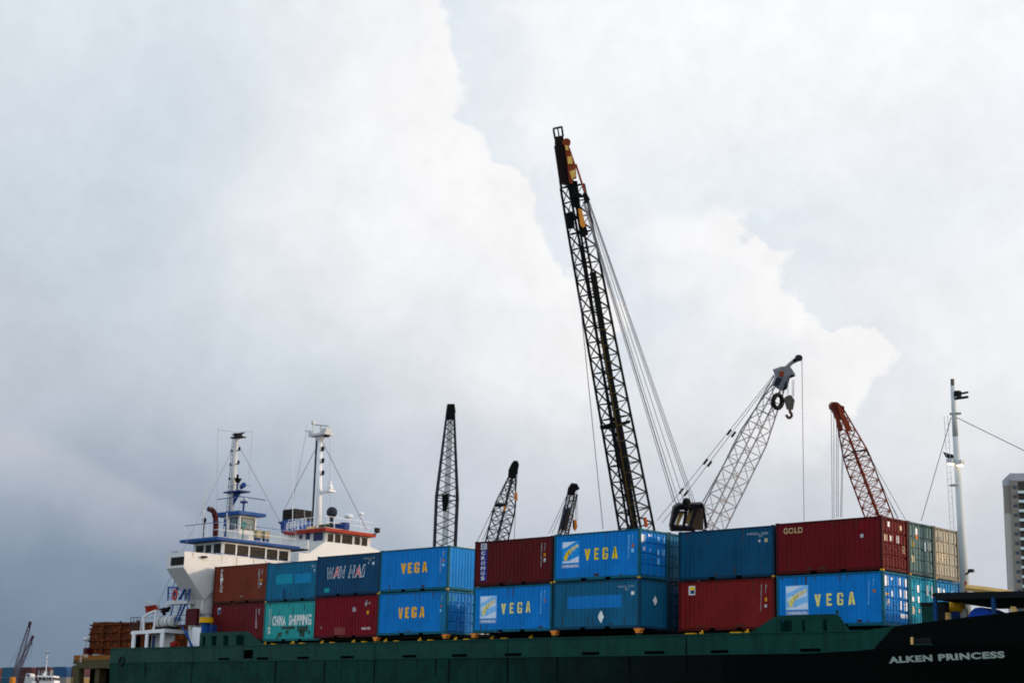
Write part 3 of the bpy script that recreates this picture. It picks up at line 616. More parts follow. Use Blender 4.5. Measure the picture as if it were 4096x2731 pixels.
def mid(x): a = kn(x); b_ = wlp(x); return (a[0]+(b_[0]-a[0])*.22, 3.2)
aft = [x for x in STX if x <= -9]+[-8.0]; fwd = [-8.0]+[x for x in STX if x > -8]
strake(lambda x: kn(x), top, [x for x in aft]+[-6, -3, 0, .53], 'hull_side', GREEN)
# diagonal end of the green strip: the green wedge from the knuckle up to the rail
b = MB()
for sgn in (1, -1):
    Y = lambda x, d=0: (ytop(x)-d) if sgn == 1 else 2*CY-ytop(x)+d
    b.add([(.53, Y(.53), zkn(.53)), (1.0, Y(1), (zkn(.53)+ztop(1.66))/2-.15), (1.66, Y(1.66), ztop(1.66)), (.53, Y(.53), ztop(.53))], [(0,1,2,3)])
b.build('hull_side', GREEN, SH)
b = MB()
for sgn in (1, -1):
    Y = lambda x: ytop(x) if sgn == 1 else 2*CY-ytop(x)
    b.add([(.53, Y(.53), zkn(.53)), (1.0, Y(1), (zkn(.53)+ztop(1.66))/2-.15), (1.66, Y(1.66), ztop(1.66)), (1.66, Y(1.66), zkn(1.66))], [(0,1,2),(0,2,3)])
    xs = [1.66, 3, 4.5, 6, 7.5, 9, 10.5, 12, 13.5, 15, 16.2, 17.2, 17.8, 18]; vs = []
    for x in xs: vs += [(x, Y(x), zkn(x)), (x, Y(x), ztop(x))]
    b.add(vs, [(2*i, 2*i+2, 2*i+3, 2*i+1) for i in range(len(xs)-1)])
b.build('bow_plating', BLACKH, SH)
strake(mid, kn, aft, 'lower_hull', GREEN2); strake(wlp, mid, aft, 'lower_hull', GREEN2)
strake(mid, kn, [-8, -6, -3, 0, .53, 1.66]+[x for x in STX if x > 1.66], 'bow_plating', BLACKH); strake(wlp, mid, [-8, -6, -3, 0, .53, 1.66]+[x for x in STX if x > 1.66], 'bow_plating', BLACKH)
b = MB().add([(-62, ytop(-62), 7.05), (-62, 2*CY-ytop(-62), 7.05), (-62, 2*CY-kn(-62)[0], 6.07), (-62, kn(-62)[0], 6.07), (-62, 2*CY-mid(-62)[0], 3.2), (-62, mid(-62)[0], 3.2), (-62, 2*CY-wlp(-62)[0], -.5), (-62, wlp(-62)[0], -.5)], [(0,1,2,3),(3,2,4,5),(5,4,6,7)]); b.build('transom', GREEN, SH)
# deck
b = MB(); vs = []
dx = [x for x in STX]
for x in dx: vs += [(x, ytop(x)+.02, ztop(x)-.55-(0 if x < 1.5 else 0)), (x, 2*CY-ytop(x)-.02, ztop(x)-.55)]
b.add(vs, [(2*i, 2*i+1, 2*i+3, 2*i+2) for i in range(len(dx)-1)]); b.build('deck', paint('deck_paint', (.02,.03,.028), .7, .4, .2), SH)
# rub rail at knuckle + sheer rail
b = MB()
for x, x2 in zip(STX[:-1], STX[1:]):
    if x2 <= 1: b.bar((x, kn(x)[0]-.02, zkn(x)), (x2, kn(x2)[0]-.02, zkn(x2)), .035, 4); b.bar((x, ytop(x)-.01, ztop(x)), (x2, ytop(x2)-.01, ztop(x2)), .05, 4)
b.build('rubbing_strake', GREEN, SH)
# hull name, conformed to the curved bow plating
b = MB(); vs, fs = text_mesh('ALKEN PRINCESS', .05, 0, 1.12); vs = list(vs)
bm = bmesh.new(); bv = [bm.verts.new((u, 0, z)) for u, z in vs]
for f in fs: bm.faces.new([bv[i] for i in f])
for i in range(1, 16): bmesh.ops.bisect_plane(bm, geom=bm.verts[:]+bm.edges[:]+bm.faces[:], plane_co=(i/16, 0, 0), plane_no=(1, 0, 0))
for v in bm.verts:
    u, q_ = v.co.x, v.co.z; x = 1.28+u*5.42; z = 5.56+u*.22+q_*.29; k_, m_ = kn(x), mid(x)
    t = (k_[1]-z)/(k_[1]-m_[1]); y = k_[0]+(m_[0]-k_[0])*t-.02; v.co = V((x, y, z))-ORG[SH.name]
me = bpy.data.meshes.new('ship_name'); bm.to_mesh(me); bm.free(); me.materials.append(paint('ship_name_white', (.30, .36, .32), .5, .35, .1)); o = bpy.data.objects.new('ship_name', me); COL.objects.link(o); o.parent = SH
# scuppers and marks in the hull side
for n in ((3,215,1352,90),(3,560,1347,98),(3,925,1340,98),(3,1320,1335,110),(3,1875,1325,118),(4,423,1320,128),(4,903,1309,142),(4,1597,1297,150),(5,712,1285,172),(5,1297,1282,148),(5,2110,1268,180)):
    a = oy(K(n[0], n[1]-n[3]/2, n[2]), -1.95); c_ = oy(K(n[0], n[1]+n[3]/2, n[2]), -1.95)
    MB().box(a.x, c_.x, -1.99, -1.9, 6.14, 6.28).build('scupper', DARK, SH)
a = oy(K(1,2190,1270), -1.95); c_ = oy(K(1,2262,1345), -1.95); MB().box(a.x, c_.x, -1.985, -1.9, c_.z, a.z).build('gangway_recess', DARK, SH)
q_ = oy(K(1,1092,1370), -1.95); b = MB(); b.torus((q_.x, -1.96, q_.z), (0,1,0), .28, .09, 14, 6); b.build('hawse_hole', BLACK, SH)
q_ = V((2.9, ytop(2.9)-.02, 6.55)); MB().box(q_.x-.3, q_.x+.6, q_.y-.01, q_.y+.06, q_.z-.16, q_.z+.12).build('mooring_port', BLACK, SH); MB().box(q_.x-.42, q_.x-.3, q_.y-.06, q_.y+.06, q_.z-.16, q_.z+.16).build('mooring_roller', TAN, SH)
MB().box(q_.x-.3, q_.x+.65, q_.y-.03, q_.y+.03, q_.z-.20, q_.z-.16).build('port_rim', GREEN, SH)
for i, x_ in enumerate((-57.5, -52, -43, -38.2, -33.6, -28.3, -27.2, -22.6, -18.9, -13.9, -10.2)):
    k_, m_ = kn(x_), mid(x_); y_ = k_[0]-.012
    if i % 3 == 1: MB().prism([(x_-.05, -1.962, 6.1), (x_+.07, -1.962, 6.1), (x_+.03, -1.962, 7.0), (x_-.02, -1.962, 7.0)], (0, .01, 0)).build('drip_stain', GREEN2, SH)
    d_ = (m_[0]-k_[0])/(k_[1]-m_[1]); z_ = 6.02; L_ = 1.0+(i*37 % 5)*.35
    MB().add([(x_-.06, k_[0]-.012, z_), (x_+.08, k_[0]-.012, z_), (x_+.03, k_[0]+d_*L_-.012, z_-L_), (x_-.02, k_[0]+d_*L_-.012, z_-L_)], [(0,1,2,3)]).build('drip_stain', BLACKH, SH)
# raised bulwarks with openings
def bulwark(x0, x1, xa, xb, zt, posts, nm='bulwark'):
    b = MB(); y0, y1 = -1.95, -1.83; zb = 7.07
    b.prism([(x0, y0, zb), (x1, y0, zb), (x1, y0, zb+.06), (xb, y0, zt-.22), (xa, y0, zt-.22), (x0, y0, zb+.06)] if False else [(xa, y0, zt-.24), (xb, y0, zt-.24), (xb, y0, zt-.04), (xb-.18, y0, zt), (xa+.18, y0, zt), (xa, y0, zt-.04)], (0, y1-y0, 0))
    b.prism([(xb, y0, zt-.04), (x1, y0, zb), (xb-.25, y0, zb), (xb-.25, y0, zt-.24), (xb, y0, zt-.24)], (0, y1-y0, 0))
    if x0 < xa: b.prism([(xa, y0, zt-.04), (x0, y0, zb), (xa+.15, y0, zb), (xa+.15, y0, zt-.24), (xa, y0, zt-.24)], (0, y1-y0, 0))
    for a, c_ in posts: b.box(a, c_, y0+.004, y1, zb, zt-.24)
    o = b.build(nm, GREEN, SH); 
    b = MB()
    for a, c_ in posts: b.box(c_-.06, c_, y1, y1+.3, zb, zt-.25)
    b.build('bulwark_bracket', GREEN, o)
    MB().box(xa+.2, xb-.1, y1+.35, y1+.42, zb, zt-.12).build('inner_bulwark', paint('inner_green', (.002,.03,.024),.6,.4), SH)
def gx(c, *v): return [oy(K(c, a, 1200), -1.95).x for a in v]
e = gx(1, 1795, 1815, 1895, 1912, 2000, 2022, 2112, 2190)
e = [oy(K(1, a, 1200), -1.95).x for a in (1790, 1812, 1838, 1893, 1938, 1998, 2045, 2113, 2186)]
bulwark(e[0]-.05, -44.4, e[0]-.05, -46.2, 7.98, [(e[0]-.05, e[1]), (e[2], e[3]), (e[4], e[5]), (e[6], e[7]), (e[8], -46.3)])
e = [oy(K(6, a, 1050), -1.95).x for a in (170, 272, 360, 390, 552, 585, 655, 690)]
bulwark(-6.35, -.75, -4.85, -1.35, 7.86, [(-4.85, e[0]), (e[1], e[2]), (e[3], e[4]), (e[5], e[6])])
MB().box(-1.42, -1.32, -1.95, -1.83, 7.86, 8.02).build('bulwark_cleat', GREEN, SH)
# hatch coaming, covers, pedestals, deck gear
for bay in (3, 5, 7):
    nb_ = BAYS[bay-1]; MB().box(BAYS[bay][0]-.018, nb_[0]-CL+.018, .3, 9.4, 7.364, 7.52).build('hatch_cover', BLACK, SH)
for bay, (bx, by, bz) in BAYS.items(): MB().box(bx-CL+.02, bx-.02, max(by+.45, -.2), 9.4, 7.362, ZB+bz-.004).build('hatch_cover', BLACK, SH)
MB().box(-53.2, 1.2, 1.0, 9.2, 6.5, 7.12).build('hatch_coaming', BLACK, SH); MB().box(-53.3, 1.3, .5, 9.7, 7.122, 7.36).build('hatch_cover', paint('hatch_cover_paint', (.012,.015,.016), .7, .4, .2), SH)
for bay, ends in ((3, (0, 1)), (4, (1,)), (5, (0,)), (6, (0,))):
    bx, by, bz = BAYS[bay]
    for e_ in ends:
        x = bx-.1 if e_ == 0 else bx-CL+.1
        MB().box(x-.09, x+.09, by+.0, by+.2, 6.5, ZB+bz-.12).build('pedestal', GREEN, SH)
        b = MB(); b.box(x-.22, x+.22, by-.05, by+.25, ZB+bz-.115, ZB+bz-.01); b.box(x-.1, x+.16, by-.08, by+.22, ZB+bz-.26, ZB+bz-.117); b.build('pedestal_twistlock', ORANGE, SH)
for n, x, y, wd in ((20,1135,1508,100),(20,1650,1505,110),(3,1185,1213,44),(3,1470,1206,48),(3,1760,1196,46),(3,2065,1188,52),(4,490,1180,62),(4,825,1170,60),(5,1040,1135,84),(5,1445,1126,90)):
    p = oy(K(n, x, y), -1.2); h_ = wd/2/CR[n][2]*.0165
    MB().box(p.x-h_, p.x+h_, -1.3, -1.1, 6.9, 7.19).build('deck_socket', YELLOW, SH)
for n, x, y in ((20,975,1505),(20,1480,1490),(3,820,1218),(3,1090,1210),(3,1372,1205),(3,1660,1195),(3,1965,1188),(4,383,1180),(4,712,1172),(4,1060,1160),(5,1132,1130),(5,1540,1120)):
    p = oy(K(n, x, y), -1.2); MB().box(p.x-.09, p.x+.09, -1.25, -1.1, 6.9, 7.22).bar((p.x, -1.15, 7.2), (p.x, -1.1, 7.3), .05, 6).build('lashing_eye', YELLOW, SH)
# --- aft superstructure
XF = -53.85
b = MB()   # accommodation block
b.box(XF-1.6, XF-.12, .02, 10.2, 6.55, 12.55); b.box(-58.3, XF-1.602, 2.0, 8.2, 6.55, 12.55)
b.build('accommodation_block', WHITE, SH)
b = MB()   # bridge wings: deep bracket with sloping soffit, and bulwark
for sgn in (1, -1):
    Y = lambda y: y if sgn == 1 else 2*CY-y
    pts = [(XF, Y(-1.9), 12.5), (XF, Y(-1.9), 13.6), (XF, Y(.66), 13.63), (XF, Y(.66), 11.0), (XF, Y(.02), 10.4)]
    b.prism(pts, (-.12, 0, 0))
    b.prism([(XF-.12, Y(-1.9), 12.5), (XF-.12, Y(.02), 10.4), (XF-.12, Y(.02), 10.55), (XF-.12, Y(-1.9), 12.65)], (-1.95, 0, 0))
    b.box(XF-2.07, XF-.12, min(Y(-1.9), Y(-1.8)), max(Y(-1.9), Y(-1.8)), 12.65, 13.6)
    b.box(XF-2.07, XF-1.97, min(Y(-1.8), Y(.6)), max(Y(-1.8), Y(.6)), 12.65, 13.5)
    b.build('bridge_wing', WHITE, SH); b = MB()
MB().box(XF-.12, XF, .663, 9.54, 10.9, 13.63).build('bridge_front', WHITE, SH)
MB().box(XF-2.0, XF-.2, -1.7, 11.9, 12.56, 12.62).build('bridge_deck', GREYW, SH)
a = oy(K(1,1538,450), -1.9); c_ = oy(K(1,1643,500), -1.9)
MB().box(a.x, c_.x, -1.925, -1.89, c_.z, a.z).build('side_window', GLASS, SH); MB().box(a.x-.06, c_.x+.06, -1.912, -1.89, c_.z-.06, a.z+.06).build('window_frame', BLACK, SH)
a = oy(K(1,1530,400), -1.9); vs, fs = text_mesh('W ALKEN', .0); b = MB(); b.add([(a.x+u*.9, -1.906, a.z-.02+q_*.12) for u, q_ in vs], fs); b.build('lettering', CRMID, SH)
MB().box(XF+.002, XF+.3, -.5, -.15, 13.28, 13.4).build('wing_lamp', BLACK, SH)
# wheelhouse
WX = XF-1.0; WY0, WY1 = 2.0, 8.25; WXA = -58.3
def wallwin(root, plane, c, rects, zfix=None, glass=GLASS, frame=None, out=.02, axis='x'):
    for (x0, y0, x1, y1) in rects:
        if axis == 'x': a = ox(K(c, x0, y0), plane); d = ox(K(c, x1, y1), plane)
        else: a = oy(K(c, x0, y0), plane); d = oy(K(c, x1, y1), plane)
        m_ = ((x0+x1)/2, (y0+y1)/2)
        f = ox if axis == 'x' else oy
        zt = f(K(c, m_[0], y0), plane).z; zb = f(K(c, m_[0], y1), plane).z
        l = f(K(c, x0, m_[1]), plane); r_ = f(K(c, x1, m_[1]), plane)
        if axis == 'x':
            w_ = MB().box(plane, plane+out, l.y, r_.y, zb, zt).build('window', glass, root)
            fr = MB()
            for (ya, yb, za, zc) in ((l.y-.05, l.y, zb-.05, zt+.05), (r_.y, r_.y+.05, zb-.05, zt+.05), (l.y, r_.y, zt, zt+.05), (l.y, r_.y, zb-.05, zb)): fr.box(plane-.01, plane+out+.03, ya, yb, za, zc)
        else:
            w_ = MB().box(l.x, r_.x, plane-out, plane, zb, zt).build('window', glass, root)
            fr = MB()
            for (xa, xb, za, zc) in ((l.x-.05, l.x, zb-.05, zt+.05), (r_.x, r_.x+.05, zb-.05, zt+.05), (l.x, r_.x, zt, zt+.05), (l.x, r_.x, zb-.05, zb)): fr.box(xa, xb, plane-out-.03, plane+.01, za, zc)
        fr.build('window_frame', frame or WHITE2, w_)
MB().box(WXA, WX, WY0, WY1, 12.63, 14.74).build('wheelhouse', WHITE, SH)
wallwin(SH, WX, 2, [(662,1215,765,1315),(775,1230,880,1330),(890,1245,1030,1350),(1040,1265,1140,1362),(1150,1280,1235,1370)])
wallwin(SH, WY0, 2, [(415,1232,487,1296),(500,1226,555,1298),(573,1214,640,1302)], axis='y')
a = [(-58.9, 1.15), (XF-.5, 1.15), (XF-.5, 9.55), (-58.9, 9.55)]
b = MB().box(-58.9, XF-.5, 1.15, 8.7, 14.76, 14.96); b.build('wheelhouse_roof', BLUET, SH)
MB().box(-58.8, XF-.7, 8.7, 9.7, 14.76, 14.86).build('roof_wing', BLACK, SH)
MB().box(-58.85, XF-.55, 1.2, 8.65, 14.962, 15.0).build('roof_deck', GREYW, SH)
b = MB(); railing(b, [(WX+.9, .75, 13.63), (WX+.9, 9.4, 13.63)], .12, 1.2, .02, 0); b.build('handrail', BLUET, SH)
# penthouse
PX = XF-2.5; q0 = ox(K(2, 795, 1150), PX); q1 = ox(K(2, 945, 1175), PX)
PY0, PY1 = q0.y, q1.y; PXA = oy(K(2, 655, 1120), PY0).x
MB().box(PXA, PX, PY0, PY1, 15.0, 17.02).build('penthouse', WHITE, SH)
MB().box(PXA-.9, PX+.45, PY0-.45, PY1+.5, 17.022, 17.26).build('penthouse_roof', BLUET, SH)
wallwin(SH, PX, 2, [(822,990,930,1085)], frame=BLACK, glass=paint('pale_window_glass', (.10,.14,.15), .1, 0)); wallwin(SH, PY0, 2, [(722,985,780,1078)], axis='y', frame=BLACK, glass=paint('pale_window_glass', (.10,.14,.15), .1, 0))
MB().box(PXA+.02, PXA+.6, PY0-.025, PY0, 15.1, 16.8).build('penthouse_door', BLUET, SH)
b = MB(); railing(b, [(PXA-.5, PY0-.35, 17.27), (PX+.35, PY0-.35, 17.27), (PX+.35, PY1+.4, 17.27)], 1.0, .9, .02, 0); b.build('railing', WHITE2, SH)
b = MB(); b.bar((PXA-.5, PY0-.35, 18.29), (PX+.4, PY0-.35, 18.29), .035, 4); b.bar((PX+.4, PY0-.35, 18.29), (PX+.4, PY1+.4, 18.29), .035, 4); b.build('handrail', BLUET, SH)
b = MB(); railing(b, [(-58.7, 1.4, 15.0), (XF-.7, 1.4, 15.0), (XF-.7, 8.4, 15.0)], 1.0, 1.4, .02, 1); b.build('railing', WHITE2, SH)
b = MB(); b.path([(-58.7, 1.4, 16.02), (XF-.7, 1.4, 16.02), (XF-.7, 8.4, 16.02)], .03, 4); b.build('handrail', BLUET, SH)
# main mast on the penthouse
mt = PY0-.2+.9; MX = PX-.9
mtop = oy(K(2, 778, 265), 4.6); mbot = V((mtop.x-.1, 4.6, 17.0)); MX = mtop.x
b = MB(); b.bar(mbot, mtop, .19, 10, .14); b.build('mast', GREYW, SH, smooth=True)
b = MB(); lx = -.42
for d in (-.55, -.30): b.bar((MX+d, 4.5, 17.2), (MX+d*.7, 4.5, mtop.z), .025, 4)
for i in range(18): z = 17.4+i*.3; b.bar((MX-.55+.01*i, 4.5, z), (MX-.30, 4.5, z), .014, 4)
b.build('mast_ladder', BLACK, SH)
b = MB(); z = oy(K(2, 800, 755), 4.6).z; b.prism([(MX-.7, 4.2, z), (MX+1.3, 4.2, z), (MX+1.3, 5.2, z), (MX-.7, 5.2, z)], (0, 0, .10)); b.prism([(MX+.1, 4.55, z), (MX+1.0, 4.55, z), (MX+.1, 4.55, z-.9)], (0, .08, 0)); b.build('mast_platform', DKBLUE, SH); ZP = z
b = MB(); b.path([(MX-.2, 4.2, ZP+.5), (MX+1.3, 4.2, ZP+.5), (MX+1.3, 5.2, ZP+.5)], .02, 4)
for x in (MX+.4, MX+.85, MX+1.3): b.bar((x, 4.2, ZP), (x, 4.2, ZP+.5), .018, 4)
b.build('platform_rail', BLUET, SH)
b = MB(); b.bar((MX+.6, 4.5, ZP+.1), (MX+.6, 4.5, ZP+.75), .05, 6); b.bar((MX+.6, 4.5, ZP+.7), (MX+.6, 4.5, ZP+1.02), .12, 10, .30); b.build('horn', BLACK, SH)
b = MB(); b.bar((MX+1.2, 4.4, ZP+.3), (MX+1.75, 4.2, ZP+.42), .14, 8, .2); b.build('searchlight', DKBLUE, SH)
for y in (385, 505, 630):
    z = oy(K(2, 770, y), 4.6).z; MB().bar((MX-.6, 4.6, z), (MX+.42, 4.6, z), .04, 4).bar((MX+.4, 4.6, z), (MX+.4, 4.6, z+.26), .085, 8).bar((MX-.6, 4.6, z-.05), (MX-.6, 4.6, z+.15), .06, 6).build('navigation_lamp', BLACK, SH)
z = mtop.z; MB().box(MX-.45, MX+.75, 4.3, 4.9, z-.05, z+.03).bar((MX-.2, 4.6, z), (MX-.2, 4.6, z+.35), .13, 8).bar((MX-.5, 4.5, z+.25), (MX+.75, 4.7, z+.3), .05, 6).box(MX+.1, MX+.4, 4.4, 4.8, z+.03, z+.28).build('radar', BLACK, SH)
b = MB(); b.path([(MX-2.0, 4.3, z+.75), (MX-.3, 4.6, z+.45), (MX+1.5, 4.9, z+.35)], .02, 4); b.bar((MX-2.0, 4.3, z+.9), (MX-2.0, 4.3, z+.2), .025, 4); b.bar((MX+1.5, 4.9, z+.45), (MX+1.5, 4.9, z-.1), .02, 4); b.build('aerial_spreader', GREYW, SH)
def wire(root, pts, r=.018, nm='stay_wire', m=CABLE): return MB().path(pts, r, 5).build(nm, m, root)
T = V((MX, 4.6, z))
wire(SH, [T+V((0,0,-.3)), oy(K(1, 1640, 375), 0.2), oy(K(1,1400,895), -.2)]); wire(SH, [T+V((0,0,-.3)), oy(K(2, 1160, 1010), 9.2)], .022)
wire(SH, [V((MX-2.0, 4.3, z+.2)), oy(K(2, 600, 920), 4)], .010); wire(SH, [V((MX+1.5, 4.9, z)), oy(K(2, 882, 640), 4.9)], .010)
for (x0, y0, x1, y1, r_) in ((500, 680, 470, 1100, .035), (556, 640, 540, 900, .018)):
    wire(SH, [oy(K(2, x0, y0), 1.9), oy(K(2, x1, y1), 1.9)], r_, 'whip_aerial', GREYW)
# exhaust pipe
b = MB(); ey = 2.6; P_ = [oy(K(2, *p), ey) for p in ((585,1160),(590,1050),(588,985),(575,935),(552,912),(528,903))]
b.path(P_, .20, 10); b.ball(P_[2], .2).ball(P_[3], .2).ball(P_[4], .2); b.build('exhaust_pipe', paint('maroon_funnel', (.045,.008,.008), .5, .3), SH, smooth=True)
# roof clutter
def stand(n, y, r_, h_, m, nm): p = oy(n, y); return MB().bar((p.x, y, 15.0), (p.x, y, p.z), .04, 5).ball((p.x, y, p.z), r_, 8, h_).build(nm, m, SH)
stand(K(2, 487, 1005), 2.2, .17, 1.2, BLACK, 'compass_stand'); stand(K(2, 482, 930), 2.0, .10, 1., WHITE2, 'gps_dome')
p = ox(K(2, 838, 1045), PX+.5); b = MB(); b.bar((p.x, p.y, 15.0), (p.x, p.y, p.z-.2), .05, 6); b.bar(p+V((-.1,.1,0)), p+V((.22,-.12,-.02)), .20, 12, .22); b.build('searchlight', paint('mint_paint', (.07,.22,.18),.4,.2), SH)
for xx in (963, 1038):
    p = ox(K(2, xx, 1140), XF-1.2); b = MB(); b.box(p.x-.2, p.x+.2, p.y-.22, p.y+.22, 15.3, 15.85); b.build('lamp_box', paint('khaki_paint', (.30,.25,.15),.5,.3), SH); MB().box(p.x-.15, p.x+.15, p.y-.2, p.y+.2, 15.0, 15.298).build('lamp_bracket', DKBLUE, SH)
p = ox(K(2, 840, 850), PX-.3); MB().bar((p.x, p.y, 17.26), (p.x, p.y, p.z), .07, 6).bar((p.x, p.y, p.z), (p.x, p.y, p.z+.12), .3, 10).build('aerial_stand', DKBLUE, SH); MB().ball(p+V((0, .1, .28)), .18, 8, .6).build('gps_dome', WHITE2, SH)
for (xx, yy, x2, y2) in ((690, 940, 690, 1150), (705, 1000, 690, 1150), (670, 1060, 655, 1150)):
    wire(SH, [oy(K(2, xx, yy), 1.6), oy(K(2, x2, y2), 1.6)], .04, 'whip_aerial', GREYW)
# --- poop gallery and aft deck gear
b = MB(); gy = -1.0
G = lambda x, y: oy(K(8, x, y), gy)
zt, zb_ = 8.38, 6.55; gxs = [G(225, 1040).x, G(930, 980).x]
b.prism([(gxs[0], gy, 8.10), (gxs[0], gy, 8.30), (G(500,1000).x, gy, 8.36), (gxs[1], gy, 8.42), (gxs[1], gy, 8.16), (G(500,1060).x, gy, 8.12)], (0, .12, 0))
for x0, x1 in ((240, 300), (520, 572), (832, 900)): b.box(G(x0,1200).x, G(x1,1200).x, gy+.005, gy+.115, zb_, 8.13)
b.box(gxs[1]-.12, gxs[1], gy+.12, .9, 8.16, 8.42); b.build('gallery_frame', WHITE2, SH)
MB().box(gxs[0], gxs[1]-.13, gy+.125, 8, 8.30, 8.36).build('gallery_roof', GREYW, SH)
MB().box(gxs[0]+1.0, gxs[1]-.4, .1, .2, zb_, 8.29).build('gallery_wall', GREYW, SH)
for x0, x1, m_ in ((310, 430, DARK), (590, 650, DARK), (680, 735, DKBLUE)):
    a = oy(K(8, x0, 1200), .1).x; c_ = oy(K(8, x1, 1200), .1).x; MB().box(a, c_, .06, .098, zb_, 8.05).build('doorway', m_, SH)
MB().box(G(1430,1200).x, G(1640,1200).x, -.75, -.65, 6.6, 8.45).build('screen_plate', WHITE2, SH)
a = oy(K(8,1130,1290), -.3); b = MB(); b.ball(a, .32, 10, .8); b.build('hose_reel', REDT, SH)
# pergola frame
Pp = lambda x, y: oy(K(8, x, y), -.4)
b = MB(); b.path([Pp(490,1000), Pp(490,720), Pp(600,640), Pp(755,580), Pp(740,800), Pp(700,980)], .09, 6); b.path([Pp(430,990), Pp(450,760), Pp(490,720)], .05, 5)
c2_ = oy(K(8, 600, 800), 2.0); b.path([Pp(490,720), Pp(490,720)+V((0,2.4,.1)), Pp(755,580)+V((0,2.4,.1)), Pp(755,580)], .05, 5); b.build('davit_frame', WHITE2, SH)
p = Pp(615, 860); MB().box(p.x-.35, p.x+.35, 1.2, 1.3, 8.4, 9.5).build('green_locker', paint('locker_green', (.02,.09,.04),.5,.3), SH)
p = Pp(390, 850); b = MB(); railing(b, [(p.x-.9, -.5, 8.4), (p.x+.3, -.5, 8.4)], .95, .4, .03, 2); b.build('railing', CRMID, SH)
# upper platform, stairs
q0, q1 = oy(K(8, 970, 400), -.7), oy(K(8, 1450, 430), -.7)
MB().box(q0.x, XF-1.0, -.75, .0, 10.12, 10.32).build('stair_platform', GREYW, SH)
b = MB(); S = lambda x, y, yy=-.65: oy(K(8, x, y), yy)
for (x0, y0, x1, y1) in ((1275, -40, 1105, 340), (1400, 40, 1245, 345), (1290, 450, 1165, 800), (1360, 450, 1215, 800)): b.bar(S(x0,y0), S(x1,y1), .085, 4)
b.build('stair_stringer', BLUET, SH)
b = MB()
for k in range(9): t = k/8; b.bar(S(1290-125*t, 460+330*t), S(1360-145*t, 460+330*t), .03, 4); b.bar(S(1275-165*t, -30+360*t), S(1400-150*t, 45+295*t), .03, 4)
b.build('stair_tread', WHITE2, SH)
b = MB()
b.path([S(1000,370), S(1005,95), S(1250,110), S(1460,100), S(1440,380)], .05, 5); b.path([S(1120,80), S(1150,-60)], .03, 5); b.path([S(1040,350), S(1015,100)], .02, 4)
b.build('platform_rail', BLUET, SH)
b = MB(); b.path([S(1430,540), S(1350,350), S(1470,130)], .045, 5); b.path([S(1060,690), S(1110,480), S(1030,440)], .05, 5); b.build('stair_rail', BLUET, SH)
MB().box(oy(K(8,1320,700),-.9).x, oy(K(8,1545,700),-.9).x, -.7, -.45, 8.62, 9.75).build('ventilator_box', paint('maroon_paint', (.06,.006,.010),.6,.4), SH)
b = MB(); b.bar(S(1290,900,-1.1), S(1550,1390,-1.1), .06, 4); b.bar(S(1390,980,-1.1), S(1500,1390,-1.1), .06, 4); b.bar((S(1700,900).x, -1.0, 6.6), (S(1700,900).x, -1.0, 8.8), .0, 4); b.build('deck_ladder', BLUET, SH)
q0 = oy(K(8,1690,1100), -1.0); q1 = oy(K(8,1745,760), -1.0)
MB().bar((q0.x+.2, -.8, 6.6), (q0.x+.2, -.8, 8.72), .30, 14).build('crane_pedestal', BLUET, SH); MB().bar((q0.x+.25, -.8, 8.722), (q0.x+.25, -.8, 9.08), .48, 18).build('pedestal_cap', YELLOW, SH)
MB().box(q0.x+.55, q0.x+.95, -.8, -.4, 6.6, 8.6).build('pedestal_post', DKBLUE, SH)
b = MB(); railing(b, [S(1005,370), S(1440,380)], 1.0, .45, .022, 3); b.build('railing', BLUET, SH)
b = MB(); railing(b, [(q0.x-4.6, .0, 8.40), (q0.x-.4, .0, 8.40)], 1.0, .7, .028, 2); b.build('railing', CRMID, SH)
b = MB()
for k in range(6): b.bar(S(1150+k*14, 470+k*6), S(1165+k*30, 690+k*18), .02, 4)
for k in range(5): b.bar(S(1130, 480+k*55), S(1400, 500+k*50), .02, 4)
b.build('stair_lattice', GREYW, SH)
for y0_, z0_, z1_ in ((1.0, 6.6, 8.5), (.5, 10.6, 12.3)): MB().box(XF-1.35, XF-.75, .0, .018, z0_ if z0_ < 8 else 10.35, z1_).build('door', GREYW, SH)
b = MB(); b.bar((XF-.4, -.03, 6.6), (XF-.4, -.03, 12.2), .035, 6); b.bar((XF-.55, -.03, 6.6), (XF-.55, -.03, 11.5), .025, 6); b.build('wall_pipe', GREYW, SH)
RW = paint('rust_weep', (.34, .25, .18), .6, .5, .2)
for y_, L_ in ((1.3, .5), (2.6, .9), (4.1, .6), (5.2, 1.0), (6.4, .5), (-1.2, .4)): z_ = 13.58; MB().add([(XF+.004, y_-.04, z_), (XF+.004, y_+.05, z_), (XF+.004, y_+.02, z_-L_), (XF+.004, y_-.01, z_-L_)], [(0,1,2,3)]).build('rust_streak', RW, SH)
# life ring, liferafts, red boat, tarpaulin (things of their own)
p = S(1150, 250, -.8); lr = MB().torus(p, (.25,1,0), .34, .065, 22, 8).build('life_ring', paint('life_ring_red', (.50,.05,.02),.5,.2)); tag(recentre(lr), 'orange red life ring hung on the blue stair rail below the bridge wing', 'life ring')
def raft(n, lab):
    p = oy(n, .3); t = thing('liferaft_canister', lab, 'liferaft', (p.x, p.y, 8.42), 'liferaft canisters on the aft deck')
    b = MB(); b.bar(p+V((-.38,0,0)), p+V((.38,0,0)), .42, 14); b.bar(p+V((-.55,0,0)), p+V((-.38,0,0)), .28, 14, .42); b.bar(p+V((.38,0,0)), p+V((.55,0,0)), .42, 14, .28); b.build('canister', GREYW, t, smooth=False)
    MB().box(p.x-.4, p.x+.4, p.y-.35, p.y+.35, 8.42, p.z-.38).build('cradle', BLACK, t); MB().bar(p+V((-.03,0,0)), p+V((.03,0,0)), .435, 14).build('strap', BLACK, t)
